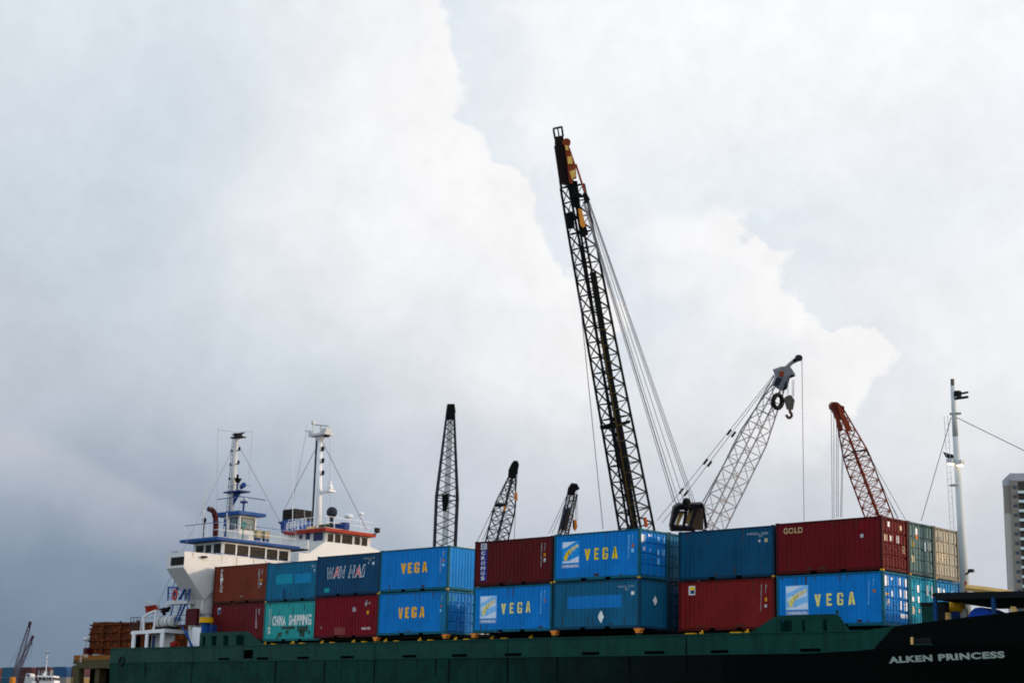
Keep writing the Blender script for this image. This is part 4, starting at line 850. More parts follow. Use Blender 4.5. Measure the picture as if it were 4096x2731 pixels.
raft(K(8, 905, 820), 'grey white liferaft canister farther aft, beside the white davit frame'); raft(K(8, 1075, 800), 'grey white liferaft canister next to the blue stairs')
p = oy(K(8, 665, 555), .3); t = thing('rescue_boat', 'small red open rescue boat raised above the white davit frame', 'boat', (p.x, p.y, p.z-.3))
b = MB(); n_ = 9; vs = []
for i in range(n_):
    x = -.75+1.5*i/(n_-1); w_ = .42*(1-abs(x/.85)**2.5); zt = .22+.12*abs(x)
    vs += [p+V((x, -w_, zt)), p+V((x*.85, -w_*.5, -.28)), p+V((x*.85, w_*.5, -.28)), p+V((x, w_, zt))]
fs = [(4*i+j, 4*i+4+j, 4*i+5+j, 4*i+1+j) for i in range(n_-1) for j in range(3)]; b.add(vs, fs); b.build('boat_hull', REDT, t)
MB().path([p+V((-1.0,0,.62)), p+V((-.2,0,.52)), p+V((.3,0,.42))], .04, 5).path([p+V((-.6,0,.55)), p+V((-.6,0,-.9))], .03, 5).path([p+V((.15,0,.45)), p+V((.15,0,0))], .03, 5).build('boat_rail', GREYW, t)
p = oy(K(8, 930, 560), .2); b = MB()
for dx_, dz_, r_ in ((-.5,.0,.16),(-.25,-.05,.22),(0,-.02,.25),(.3,-.05,.2),(.5,.08,.18),(0,-.3,.15),(.62,.16,.1)): b.ball(p+V((dx_,0,dz_)), r_, 8, .8)
tag(recentre(b.build('tarpaulin', paint('dark_tarpaulin', (.012,.006,.010),.9,.3))), 'dark crumpled tarpaulin slung beside the red rescue boat', 'tarpaulin')
# --- foremast
FMX = 1.25
b = MB(); b.bar((1.55, CY, 7.2), (1.30, CY, 17.0), .24, 14, .145); b.bar((1.30, CY, 17.0), (1.25, CY, 19.6), .145, 14, .11); b.build('foremast', paint('grey_mast_paint', (.46,.49,.50), .45, .25, .1), SH, smooth=True)
MB().bar((1.25, CY, 19.6), (1.25, CY, 19.95), .10, 10).build('masthead_lamp', paint('brown_lamp', (.13,.10,.08)), SH)
Fp = lambda x, y: oy(K(17, x, y), CY)
p = Fp(1380, 185); MB().box(p.x, p.x+.26, CY-.15, CY+.15, p.z-.12, p.z+.15).bar((p.x+.2, CY, p.z), (Fp(1500,165)), .055, 6).build('navigation_lamp', BLACK, SH)
p = Fp(1360, 230); MB().bar(p, Fp(1500, 210), .07, 6).build('mast_bracket', CRMID, SH)
for y in (370, 1060): p = Fp(1380, y); MB().bar((p.x-.32, CY, p.z), (p.x+.32, CY, p.z), .045, 6).torus((p.x, CY, p.z), (0,0,1), .27, .03, 16, 5).build('mast_band', GREYW, SH)
b = MB()
for d in (-.50, -.30): b.bar((1.45+d, CY-.1, 8.5), (1.27+d, CY-.1, 18.1), .013, 4)
for i in range(30): z_ = 8.7+i*.31; b.bar((.94-.005*i, CY-.1, z_), (1.14-.005*i, CY-.1, z_), .008, 4)
b.build('mast_ladder', GREYW, SH)
p = Fp(1320, 770); MB().prism([p+V((-.3,-.1,.18)), p+V((.2,-.1,.0)), p+V((.3,-.1,-.3)), p+V((-.15,-.1,-.12))], (0,.3,0)).build('floodlight', BLACK, SH)
for xx, yy in ((1355, 852), (1445, 868)):
    p = Fp(xx, yy); m_ = MATS.get('lit_lamp')
    if not m_:
        m_ = bpy.data.materials.new('lit_lamp'); m_.use_nodes = True; bs = m_.node_tree.nodes['Principled BSDF']; bs.inputs['Emission Color'].default_value = (1,.75,.45,1); bs.inputs['Emission Strength'].default_value = 3; MATS['lit_lamp'] = m_
    MB().box(p.x-.15, p.x+.15, CY-.35, CY-.05, p.z-.02, p.z+.22).build('floodlight', GREYW, SH); MB().box(p.x-.13, p.x+.13, CY-.36, CY-.1, p.z-.07, p.z-.024).build('lamp_lens', m_, SH)
p = K(6,1850,580); q_ = oy(p, CY-.3); MB().path([q_+V((-.3,.3,-.05)), q_, q_+V((.3,-.2,.12))], .05, 5).box(q_.x+.15, q_.x+.4, q_.y-.3, q_.y-.1, q_.z, q_.z+.15).build('mast_bracket', CRMID, SH)
wire(SH, [V((1.1, CY, 18.0)), oy(K(17, 1050, 1400), 3.4)], .022); wire(SH, [V((1.35, CY, 18.0)), V((17.5, CY, 8.7))], .022)
# forecastle canopy
CP0 = oy(K(10, 510, 390), -.6); CP1 = oy(K(10, 1735, 420), -.6)
ytip = 5.1; pk = oy(K(10,1170,200), ytip)
zc = CP0.z
MB().prism([(CP0.x-.1, -.7, zc), (CP0.x+.1, -.7, zc+.06), (CP0.x+9, -.7, zc+.06-.15), (CP0.x+9, -.7, zc-.35), (CP0.x, -.7, zc-.25)], (0, 6.2, 0)).build('canopy', paint('canopy_cloth_dark', (.008,.010,.012), .8, .3), SH)
ridge = [oy(K(10, x, y), 1.6) for x, y in ((1170,255),(1500,290),(2000,360),(2352,440))]
d_ = (ridge[-1]-ridge[0]).normalized(); ridge.append(ridge[-1]+d_*6)
MB().path(ridge, .17, 6).build('canopy_spar', TAN, SH); 
MB().bar(ridge[0]+V((-.05,0,-.35)), ridge[0]+V((-.05,0,.3)), .05, 4).build('spar_bracket', REDT, SH)
for n0, n1 in ((K(10,530,400), K(10,550,915)), (K(10,1735,410), K(10,1760,810))):
    a = oy(n0, -.65); c_ = oy(n1, -.65); MB().box(a.x-.12, a.x+.04, -.72, -.58, 7.1, a.z-.1).build('canopy_post', paint('faded_post_blue', (.006,.04,.13), .6, .5, .2), SH)
# fairleads and gear on the forecastle
Q = lambda x, y, yy: oy(K(10, x, y), yy)
p = Q(380, 780, .3); MB().box(Q(262,780,.3).x, Q(510,780,.3).x, .2, .5, 6.8, Q(380,640,.3).z).build('windlass_housing', GREEN, SH); MB().box(Q(240,600,.3).x, Q(515,600,.3).x, .18, .52, Q(380,638,.3).z, Q(380,560,.3).z).build('housing_top', BLACK, SH)
MB().box(Q(575,700,0).x, Q(745,700,0).x, -.1, .3, 6.9, Q(650,545,0).z).build('winch_frame', BLACK, SH)
p = Q(925, 665, 1.2); MB().bar((Q(755,665,1.2).x, 1.2, p.z), (Q(1095,665,1.2).x, 1.2, p.z), .27, 12).build('winch_drum', YELLOW, SH)
p = Q(755, 845, .1); MB().bar((p.x, .1, 6.8), (p.x, .1, Q(755,770,.1).z), .2, 12).build('bollard', TAN, SH)
MB().box(Q(850,800,1).x, Q(1010,800,1).x, 1, 1.3, 6.9, Q(900,745,1).z).build('winch_base', DKBLUE, SH); MB().box(Q(1020,800,1.1).x, Q(1160,800,1.1).x, 1.1, 1.3, 6.9, Q(1080,700,1.1).z).build('winch_motor', GREYW, SH)
p0 = [Q(x, y, .2) for x, y in ((1190,860),(1250,740),(1340,670),(1470,655),(1600,710),(1680,760),(1720,850))]
b = MB(); vs = [];
for q_ in p0: vs += [q_, q_+V((0, 1.6, 0))]
b.add(vs, [(2*i, 2*i+2, 2*i+3, 2*i+1) for i in range(len(p0)-1)]); b.prism([q_ for q_ in p0], (0, .02, 0)); tag(recentre(b.build('blue_tarpaulin', paint('tarpaulin_blue', (.01,.06,.42),.6,.3))), 'blue tarpaulin heap under the dark forecastle canopy', 'tarpaulin')
p = Q(2130, 700, -.4); MB().prism([Q(2065,640,-.4), Q(2170,640,-.4), Q(2195,740,-.4), Q(2150,785,-.4), Q(2110,770,-.4)], (0,.1,0)).build('fairlead_plate', TAN, SH)

# ------------------------------------------------------------------ second ship behind
S2 = thing('passenger_ship', 'white ship with red edged wheelhouse roof and blue black funnel, moored behind the green ship', 'ship', (-75, 24, 0))
c0 = od(K(2, 1570, 1200), 138); Y2 = c0.y; X2 = c0.x
z0 = oy(K(2, 1400, 1060), Y2).z
MB().box(X2-9, X2, Y2, ox(K(2,1975,1200),X2).y, 14.2, 18.3).build('wheelhouse', WHITE, S2)
xr = lambda x, y: ox(K(2, x, y), X2)
wallwin(S2, X2, 2, [(1587,1125,1640,1200),(1652,1130,1706,1208),(1716,1138,1812,1218),(1828,1152,1880,1226),(1892,1163,1945,1236)], frame=WHITE2)
wallwin(S2, Y2, 2, [(1338,1135,1370,1175),(1396,1120,1440,1180),(1466,1115,1556,1190)], axis='y', glass=paint('blue_window_glass', (.01,.02,.09), .1, 0))
zt2 = xr(1800, 1118).z; yA, yB = Y2-.55, ox(K(2, 2025, 1150), X2+.6).y; zt2 = ox(K(2, 1600, 1072), X2+.6).z
xa2 = oy(K(2, 1200, 1085), yA).x
MB().box(xa2, X2+.6, yA, yB, zt2-.28, zt2).build('wheelhouse_roof', REDT, S2); MB().box(xa2+.1, X2+.5, yA+.1, yB-.1, zt2, zt2+.05).build('roof_deck', GREYW, S2)
b = MB(); railing(b, [(xa2+.3, yA+.2, zt2+.05), (X2+.3, yA+.2, zt2+.05), (X2+.3, yB-.3, zt2+.05)], .95, 1.0, .025, 1); b.build('railing', WHITE2, S2)
zb2 = ox(K(2, 1975, 1245), X2+1.0).z; 
b = MB(); b.box(X2-12, X2+1.0, Y2-3.6, Y2+10.0, 13.0, zb2-1.2); yq = ox(K(2,1985,1245),X2+1.0).y; b.prism([(X2+1.0, Y2-2.6, zb2-1.2), (X2+1.0, yq+4.5, zb2-1.2), (X2+1.0, yq, zb2), (X2+1.0, Y2-.8, zb2)], (-.12, 0, 0)); b.box(X2-6, X2+.88, Y2-2.6, Y2-2.5, zb2-1.2, zb2-.1); b.build('bridge_deck', WHITE, S2)
MB().box(X2-11, X2+10, Y2-3.5, Y2+11, 5.0, 12.99).build('accommodation_block', WHITE, S2); MB().box(X2-26, X2+30, Y2-3.6, Y2+11.1, .0, 5.0).build('hull', DKBLUE, S2)
# mast
mtp = oy(K(2, 1525, 262), Y2+2.5); mbt = oy(K(2, 1478, 1040), Y2+2.5)
MB().bar(V((mbt.x+.5, mtp.y, zt2)), mtp, .30, 12, .2).build('mast', WHITE2, S2, smooth=True)
MB().bar(V((mtp.x-.35, mtp.y-.1, zt2+.5)), mtp+V((-.35,-.1,0)), .09, 6).build('mast_pipe', CRMID, S2)
p = mtp; yy = Y2+2.5; o2 = lambda x, y: oy(K(2, x, y), yy)
b = MB(); b.box(o2(1455,235).x, o2(1605,240).x, yy-.5, yy+.5, p.z+.1, p.z+.3); b.prism([(p.x-.6, yy-.2, p.z+.1), (p.x+.6, yy-.2, p.z+.1), (p.x, yy-.2, p.z-.5)], (0,.4,0)); b.build('masthead_platform', GREYW, S2)
b = MB(); b.bar(o2(1463,140), o2(1463,230), .05, 5); b.box(o2(1455,130).x, o2(1475,130).x, yy-.12, yy+.12, o2(1465,148).z, o2(1465,118).z); b.bar(o2(1480,150), o2(1605,163), .08, 6); b.bar(o2(1532,165), o2(1532,225), .10, 6); b.bar(o2(1392,205), o2(1470,212), .06, 5); b.bar(o2(1405,150), o2(1400,225), .03, 4); b.box(o2(1560,200).x, o2(1600,200).x, yy-.3, yy+.3, o2(1580,225).z, o2(1580,185).z); b.bar(o2(1440,230), o2(1440,215), .2, 8); b.build('radar', GREYW, S2)
MB().box(o2(1575,250).x, o2(1600,250).x, yy-.25, yy+.1, o2(1588,262).z, o2(1588,240).z).bar(o2(1575,185), o2(1575,215), .2, 8).build('navigation_lamp', BLACK, S2)
for y in (375, 480, 590): q_ = o2(1528, y); MB().bar(q_+V((-.2,0,-.12)), q_+V((.38,0,-.12)), .05, 5).bar(q_+V((.32,0,-.1)), q_+V((.32,0,.26)), .13, 8).build('navigation_lamp', BLACK, S2)
MB().prism([o2(1490,760), o2(1605,745), o2(1605,730), o2(1490,748)], (0,.8,0)).prism([o2(1492,800), o2(1492,760), o2(1580,752)], (0,.1,0)).build('mast_bracket', WHITE2, S2)
MB().ball(o2(1590,715)+V((0,.3,0)), .3, 10, 1.2).bar(o2(1590,690)+V((0,.3,0)), o2(1590,655)+V((0,.3,0)), .16, 8).build('camera_dome', WHITE2, S2)
wire(S2, [mtp, o2(1940,1090)], .035); wire(S2, [mtp+V((0,0,-.3)), o2(1290,740), o2(1200,920)], .03); wire(S2, [o2(1400,225), o2(1320,640), o2(1265,900)], .018); wire(S2, [o2(1290,290), o2(1275,1130)], .028, 'whip_aerial', WHITE2); wire(S2, [o2(1610,170), o2(1612,900)], .012); wire(S2, [o2(1385,700), o2(1385,1000)], .02, 'whip_aerial', GREYW); wire(S2, [o2(1330,1040), o2(1305,1210)], .06, 'whip_aerial', WHITE2)
# funnel
a = oy(K(2,1190,920), Y2+4); c_ = oy(K(2,1300,900), Y2+4)
FX1 = ox(K(2,1300,905), c_.x).x; fzt = c_.z; fyB = ox(K(2,1450,915), c_.x).y
MB().box(a.x, c_.x, Y2+4, fyB, fzt-.95, fzt).build('funnel', BLACK, S2); MB().box(a.x-.02, c_.x+.02, Y2+3.98, fyB+.02, 17.0, fzt-.952).build('funnel_base', BLUET, S2)
a = oy(K(2,1145,1020), Y2+3); c_ = oy(K(2,1190,1140), Y2+3); MB().prism([oy(K(2,1140,1018),Y2+3), oy(K(2,1200,1015),Y2+3), oy(K(2,1200,1150),Y2+3), oy(K(2,1172,1150),Y2+3), oy(K(2,1170,1045),Y2+3)], (0,.3,0)).build('funnel_bracket', DKBLUE, S2)
p = oy(K(2,1630,935), Y2+1.0); MB().bar((p.x, p.y, zt2), (p.x, p.y, p.z-.2), .16, 8).ball(p, .5, 10).build('ventilator_cowl', CRMID, S2)
p = ox(K(2,1780,970), X2-.5); MB().bar((p.x, p.y, zt2), (p.x, p.y, p.z), .05, 5).ball(p, .42, 10, .5).build('satellite_dome', WHITE2, S2)
p = ox(K(2,1890,948), X2-.5); MB().bar((p.x, p.y, zt2), (p.x, p.y, p.z), .05, 5).ball(p, .28, 10, .6).build('satellite_dome', WHITE2, S2)
p = ox(K(2,2035,1095), X2+.7); MB().box(p.x-.15, p.x+.15, p.y-.2, p.y+.2, p.z-.2, p.z+.2).bar((p.x, p.y, p.z-.2), (p.x-.2, p.y-.4, zt2-.2), .05, 5).build('floodlight', BLACK, S2)
for xx, m_ in ((1560, OLIVE), (1700, DKBLUE)): p = oy(K(2, xx, 1040), Y2+1.5); MB().box(p.x-.7, p.x+.6, p.y, p.y+.6, zt2+.05, zt2+.65).build('roof_locker', m_, S2)
p = oy(K(2, 1430, 1030), Y2+1); MB().box(p.x-.4, p.x+.5, p.y, p.y+.5, zt2+.05, zt2+.5).build('roof_locker', TAN, S2)
MB().prism([ox(K(2,1290,1310),X2+.2), ox(K(2,1500,1330),X2+.2), ox(K(2,1490,1375),X2+.2), ox(K(2,1350,1370),X2+.2)], (-.3,0,0)).build('sloping_panel', CREAM and paint('cream_panel', (.6,.5,.33)), S2)
b = MB(); railing(b, [oy(K(2,1225,1095), Y2-2), oy(K(2,1395,1050), Y2-2)], .6, .5, .05, 2); b.build('railing', WHITE2, S2)

# ------------------------------------------------------------------ rusty barge at the stern
BG = thing('work_barge', 'rusty brown barge with tan orange hull beyond the green stern', 'barge', (-76, 12, 0))
DB = 140; a0 = od(K(9, 1560, 950), DB); YB = a0.y; B_ = lambda x, y, k=0: oy(K(9, x, y), YB+k)
rt = B_(2290, 960); xr_ = rt.x+14
zt_ = a0.z-.15; zm = B_(1850,1060).z; zl = B_(1900,1255).z; zb_ = 0
MB().prism([(B_(1545,950).x, YB, zt_), (B_(1525,1165).x, YB, B_(1525,1165).z), (B_(1540,1165).x, YB, zm-.1), (xr_, YB, zm-.1), (xr_, YB, zt_)], (0, 9, 0)).build('deck_side', ORHULL, BG)
MB().prism([(B_(1525,1165).x, YB+.03, zm-.1), (B_(1620,1260).x, YB+.03, zl), (xr_, YB+.03, zl), (xr_, YB+.03, zm-.1)], (0, 8.9, 0)).build('hull_band', OLIVE, BG)
MB().prism([(B_(1530,1190).x, YB-.05, B_(1530,1190).z), (B_(1650,1260).x, YB-.05, zl), (B_(1760,1800).x, YB-.05, .0), (B_(1650,1800).x, YB-.05, .0)], (0, .5, 0)).build('hull_strut', OLIVE, BG)
MB().box(B_(1560,1300).x+.5, xr_, YB+1.2, YB+8, -.3, zl-.02).build('hull_recess', DARK, BG)
MB().box(B_(1920,1300).x, B_(2008,1300).x, YB+.3, YB+1.0, -.3, zl-.03).build('hull_column', OLIVE, BG)
# rusted cargo wall with irregular top
tp = [(1845,955),(1868,640),(1880,480),(1915,400),(1945,290),(2025,322),(2055,292),(2240,288)]
pts = [B_(x, y, 1.0) for x, y in tp]; endz = oy(K(1,1250,1032), YB+1.0); 
pts += [V((endz.x+2, YB+1.0, endz.z)), V((endz.x+2, YB+1.0, zt_))]
MB().prism(pts, (0, 5.5, 0)).build('cargo_wall', RUST, BG)
b = MB(); zz = [zt_+(pts[4].z-zt_)*k for k in (.22, .45, .68, .9)]
for z_ in zz: b.box(pts[2].x+.1, endz.x+2, YB+.86, YB+1.0, z_-.06, z_+.06)
b.build('cargo_wall_rib', RUST, BG)
b = MB()
for k in range(4): x_ = B_(2170, 600, 1).x+k*2.6; MB().box(x_-.14, x_+.14, YB+.80, YB+.855, zt_, pts[4].z-.05).build('cargo_wall_stiffener', RUST, BG)
b = MB()
for y in (435, 555, 690, 840): q_ = B_(1850+(840-y)*.1, y, 1); b.box(q_.x-.3, q_.x+.1, YB+1, YB+1.3, q_.z-.06, q_.z+.06)
b.build('wall_cleat', RUST, BG)
MB().box(B_(1650,900).x, B_(1720,900).x, YB+.4, YB+1.0, zt_, B_(1685,825).z).build('bitt', paint('maroon_paint', (.06,.006,.010)), BG)
p = B_(1790, 660, .6); MB().bar((p.x, p.y, zt_), p, .07, 8).bar(p+V((-.35,0,.05)), p+V((.35,0,.05)), .14, 8).build('lamp_post', GREYW, BG)
MB().prism([B_(1735,960), B_(1850,965), B_(1835,1040), B_(1760,1030)], (0,-.04,0)).prism([B_(1680,990), B_(1725,990), B_(1700,1150), B_(1660,1100)], (0,-.04,0)).build('worn_paint_patch', paint('worn_grey', (.38,.27,.22),.7,.5), BG)

# ------------------------------------------------------------------ cranes
def lattice(P0, P1, prof, up, r_ch, r_lc, nb, xbrace=False, rungs=True, near_only=False):
    """four-chord boom from P0 (foot) to P1; prof [(t,width,depth)]"""
    ax = (P1-P0); Ln = ax.length; ax = ax.normalized(); s_ = ax.cross(up).normalized(); d_ = s_.cross(ax).normalized()
    def wh(t):
        for (a, w0, h0), (c, w1, h1) in zip(prof[:-1], prof[1:]):
            if t <= c: f = (t-a)/(c-a); return w0+(w1-w0)*f, h0+(h1-h0)*f
        return prof[-1][1:]
    def cn(t): w_, h_ = wh(t); o = P0+ax*Ln*t; return [o+s_*(w_/2*i)+d_*(h_/2*j) for i, j in ((-1,-1),(1,-1),(1,1),(-1,1))]
    ts = [i/nb for i in range(nb+1)]; C_ = [cn(t) for t in ts]; ch = MB(); lc = MB()
    for A, B in zip(C_[:-1], C_[1:]):
        for k in range(4): ch.bar(A[k], B[k], r_ch, 6)
    for i, (A, B) in enumerate(zip(C_[:-1], C_[1:])):
        for k in range(4):
            j = (k+1) % 4
            if near_only and (k == 0 or (k == 1 and s_.dot(-fw) < 0) or (k == 3 and s_.dot(-fw) > 0)):
                if i % 3 == 0: lc.bar(B[k], B[j], r_lc*.7, 4)
                continue
            if xbrace: lc.bar(A[k], B[j], r_lc, 4); lc.bar(A[j], B[k], r_lc*.6, 4)
            elif i % 2 == 0: lc.bar(A[k], B[j], r_lc, 4)
            else: lc.bar(A[j], B[k], r_lc, 4)
            if rungs: lc.bar(B[k], B[j], r_lc, 4)
    return ch, lc, cn
GZ = 2.0
def ground(n, D):
    """foot point of the crane on the quay: straight continuation, z = quay"""
    return od(n, D)
def extend(top, bot, z=GZ+1.6): d = (bot-top); k = (z-top.z)/d.z; return top+d*k
def body(root, foot, wid=3.2, ln=6.0, m=CRMID, back=V((-.7, .7, 0))):
    o = foot; bk = back.normalized(); sd = V((-bk.y, bk.x, 0))
    b = MB(); c_ = [o+sd*wid/2*i+bk*ln*j for i, j in ((-1,-.1),(1,-.1),(1,.9),(-1,.9))]
    c_ = [V((q.x, q.y, GZ+1.2)) for q in c_]; b.prism(c_, (0,0,2.4)); b.build('machinery_house', m, root)
    for s_ in (-1, 1):
        c_ = [o+sd*(wid*.45*s_+.45*i)+bk*ln*j for i, j in ((-1,-.2),(1,-.2),(1,.8),(-1,.8))]; c_ = [V((q.x, q.y, GZ)) for q in c_]; MB().prism(c_, (0,0,1.19)).build('crawler_track', BLACK, root)
def crane(name, label, foot): return thing(name, label, 'crane', (foot.x, foot.y, GZ))
UPV = (CAM-V((0,0,0))).normalized()
tov = -fw
# rotate a lattice so that both near faces show, as in the photo
def skew(ax, ang): return (Matrix.Rotation(ang, 3, ax.normalized()) @ tov)
# A: tall dark lattice leader crane
DA = 108
tA = od((2308, 900), DA); bA = od((2542, 2110), DA); ftA = extend(tA, bA)
topA = od((2289, 745), DA)
A = crane('lattice_crane', 'tallest crane, dark lattice boom with red and yellow head, leaning left above the VEGA container', ftA)
ax = topA-ftA; wv = 1.42
Ltot = (topA-ftA).length; nb = 34
def tt(n): return ((od(n, DA)-ftA).length)/Ltot
ch, lc, cnA = lattice(ftA, topA, [(0, 1.75, 1.45), (tt((2541,2106)), 1.75, 1.45), (tt((2416,1450)), 1.50, 1.20), (tt((2320,948)), 1.32, 1.08), (1, 1.25, .95)], skew(ax, R(33)), .085, .060, nb, True, True, True)
ch.add(lc.v, lc.f).build('lattice_boom', CRBLK, A)
# guide rail with yellow rungs inside the boom
def lineA(n0, n1, k=0): return od(n0, DA-k), od(n1, DA-k)
g0, g1 = lineA((2540,2110), (2371,1088), .8)
MB().bar(g0+(g0-g1)*.1, g1, .27, 4).build('guide_rail', BLACK, A)
g2, g3 = lineA((2512,2110), (2290,730), .9); MB().bar(g2+(g2-g3)*.1, g3, .10, 4).build('guide_rail', BLACK, A)
b = MB()
for k in range(13): t = .03+k*.062; p = g0.lerp(g1, t)-fw*.2; b.bar(p-RT*.30-UP*.05, p+RT*.30+UP*.05, .045, 4)
b.bar((g0-fw*.26)-RT*.12, g0.lerp(g1, .75)-fw*.26-RT*.12, .05, 4)
b.build('yellow_ladder', paint('dull_yellow', (.075,.05,.014),.5,.4), A)
g4 = lineA((2455,1640),(2266,700),1.0); b = MB()
for k in range(26): t = k/26; p = g2.lerp(g3, t); b.bar(p-RT*.05, p+RT*.38+UP*.05, .04, 4)
b.build('guide_bracket', CRBLK, A)
def quadA(c, pts, th, m, nm, k=.9): 
    P_ = [od(K(c, *p), DA-k) for p in pts]; return MB().prism(P_, fw*th).build(nm, m, A)
quadA(13, [(218,315),(325,300),(400,850),(395,905),(350,900),(292,880),(270,740),(248,590),(222,440)], .9, paint('dark_head_steel', (.018,.010,.010), .5,.4,.2), 'boom_head')
MB().path([od(K(13,222,420),DA-.6), od(K(13,255,640),DA-.6), od(K(13,300,960),DA-.6)], .085, 6).build('head_chord', CRBLK, A)
b = MB(); P_ = [od(K(13, *p), DA-.5) for p in ((200,205),(305,182),(322,300),(220,318))]
b.path(P_+[P_[0]], .075, 4); b.bar((P_[0]+P_[1])/2, (P_[2]+P_[3])/2, .06, 4); b.bar(P_[0].lerp(P_[3],.1)+fw*.8, P_[3]+fw*.8, .05, 4); b.bar(P_[1]+fw*.8, P_[2]+fw*.8, .05, 4); b.bar(P_[0], P_[0]+fw*.8, .05, 4); b.bar(P_[1], P_[1]+fw*.8, .05, 4); b.build('head_frame', CRBLK, A)
p = od(K(13, 365, 375), DA-1.1); MB().bar(p, p+fw*.5, .27, 16).build('sheave', paint('rust_red', (.22,.045,.02),.5,.4,.2), A)
quadA(13, [(335,400),(395,420),(425,500),(475,650),(490,820),(455,830),(435,900),(400,880),(375,640)], .5, paint('rust_red', (.22,.045,.02)), 'jib_head', 1.3)
for q4 in ([(372,560),(430,545),(440,640),(385,650)], [(405,740),(470,715),(482,800),(430,840)], [(345,410),(385,420),(388,480),(355,470)]): quadA(13, q4, .05, paint('warm_yellow', (.72,.46,.12),.5,.3), 'jib_marking', 1.4)
p0, p1 = od(K(13, 480, 650), DA-1.2), od(K(13, 595, 1010), DA-1.2); MB().bar(p0, p1, .07, 6).build('jib_strut', paint('rust_red', (.22,.045,.02)), A)
quadA(13, [(570,1010),(615,1010),(660,1090),(640,1135),(590,1130)], .5, BLACK, 'pendant_block', 1.3)
quadA(13, [(480,1045),(590,1030),(590,1060),(480,1075)], .3, BLACK, 'pendant_arm', 1.2)
quadA(13, [(510,1205),(555,1210),(605,1420),(570,1445),(540,1420)], .5, paint('bright_orange', (.75,.30,.05),.4,.3), 'hammer_block', 1.25)
quadA(13, [(345,1265),(440,1240),(470,1450),(370,1460)], .4, BLACK, 'boom_splice', .6); quadA(13, [(385,850),(500,860),(540,1180),(640,1530),(560,1560),(500,1200),(440,1180)], .3, BLACK, 'head_guide', .95)
quadA(15, [(222,570),(400,520),(400,590),(232,600)], .4, BLACK, 'boom_splice', .6); quadA(15, [(400,540),(495,515),(495,540),(400,575)], .4, CRBLK, 'boom_splice', .6)
p0, p1 = od(K(15, 625, 1385), DA-1.2), od(K(15, 640, 1470), DA-1.2); MB().bar(p0, p1, .12, 6).build('red_strut', paint('jib_red', (.4,.09,.03)), A)
# gantry (A frame) and luffing ropes
GD = 108
gp = lambda x, y, k=0: od(K(15, x, y), GD+k)
def gprism(pts, m, nm, th=1.2): return MB().prism([gp(*p) for p in pts], fw*th).build(nm, m, A)
gprism([(890,1300),(930,1270),(1150,1262),(1150,1300),(1075,1300),(1075,1320),(940,1320)], CRBLK, 'gantry_beam')
gprism([(890,1300),(945,1310),(880,1480),(855,1480)], CRBLK, 'gantry_leg'); gprism([(1080,1290),(1140,1270),(1050,1500),(1020,1490)], CRBLK, 'gantry_leg'); gprism([(1140,1270),(1160,1290),(1190,1480),(1165,1490)], CRBLK, 'gantry_leg', .3); gprism([(990,1310),(1015,1310),(985,1480),(965,1480)], CRBLK, 'gantry_leg', .5)
gprism([(870,1460),(1060,1475),(1080,1510),(860,1510)], CRBLK, 'gantry_sill'); gprism([(1040,1470),(1110,1290),(1150,1290),(1150,1500),(1040,1500)], paint('brown_steel', (.05,.035,.025),.6,.4,.2), 'gantry_plate', .2)
for q4 in ([(940,1325),(985,1330),(925,1460),(900,1450)], [(1020,1310),(1060,1310),(1015,1450),(990,1440)]): MB().prism([gp(*p, .5) for p in q4], fw*.1).build('gantry_sheave_guard', TAN, A)
p = gp(998, 1245); MB().ball(p, .28, 8).bar(p, p-UP*.4, .25, 6).build('gantry_sheave', BLACK, A)
gb = gp(1000, 1500); MB().box(gb.x-2.0, gb.x+2.0, gb.y-1.8, gb.y+3, GZ+1.2, GZ+4.4).build('machinery_house', CRMID, A)
for sx in (-1.5, 1.5): MB().box(gb.x+sx-.12, gb.x+sx+.12, gb.y-.1, gb.y+.1, GZ+4.4, gb.z-.05).build('gantry_post', CRBLK, A)
for s_ in (-1.9, 1.9): MB().box(gb.x-4, gb.x+4, gb.y+s_-.5, gb.y+s_+.5, GZ, GZ+1.19).build('crawler_track', BLACK, A)
src = od(K(13, 620, 1120), DA-1.0)
for (xt, xb_, yb_, off) in ((455, 880, 1250, -.5), (495, 905, 1270, -.4), (545, 935, 1262, -.25), (590, 985, 1262, 0), (612, 1040, 1255, .15), (632, 1078, 1255, .3), (640, 1060, 1258, .25), (508, 910, 1275, -.3)):
    mid_ = gp(xt, 0); e_ = gp(xb_, yb_); wire(A, [src+RT*off*.55, e_], .024, 'luffing_rope')
wire(A, [od((2318, 1180), DA), od(K(15, 252, 1490), DA)], .028, 'hoist_rope'); wire(A, [od((2290, 930), DA+.5), od((2318, 1180), DA)], .022, 'hoist_rope')
body(A, ftA)
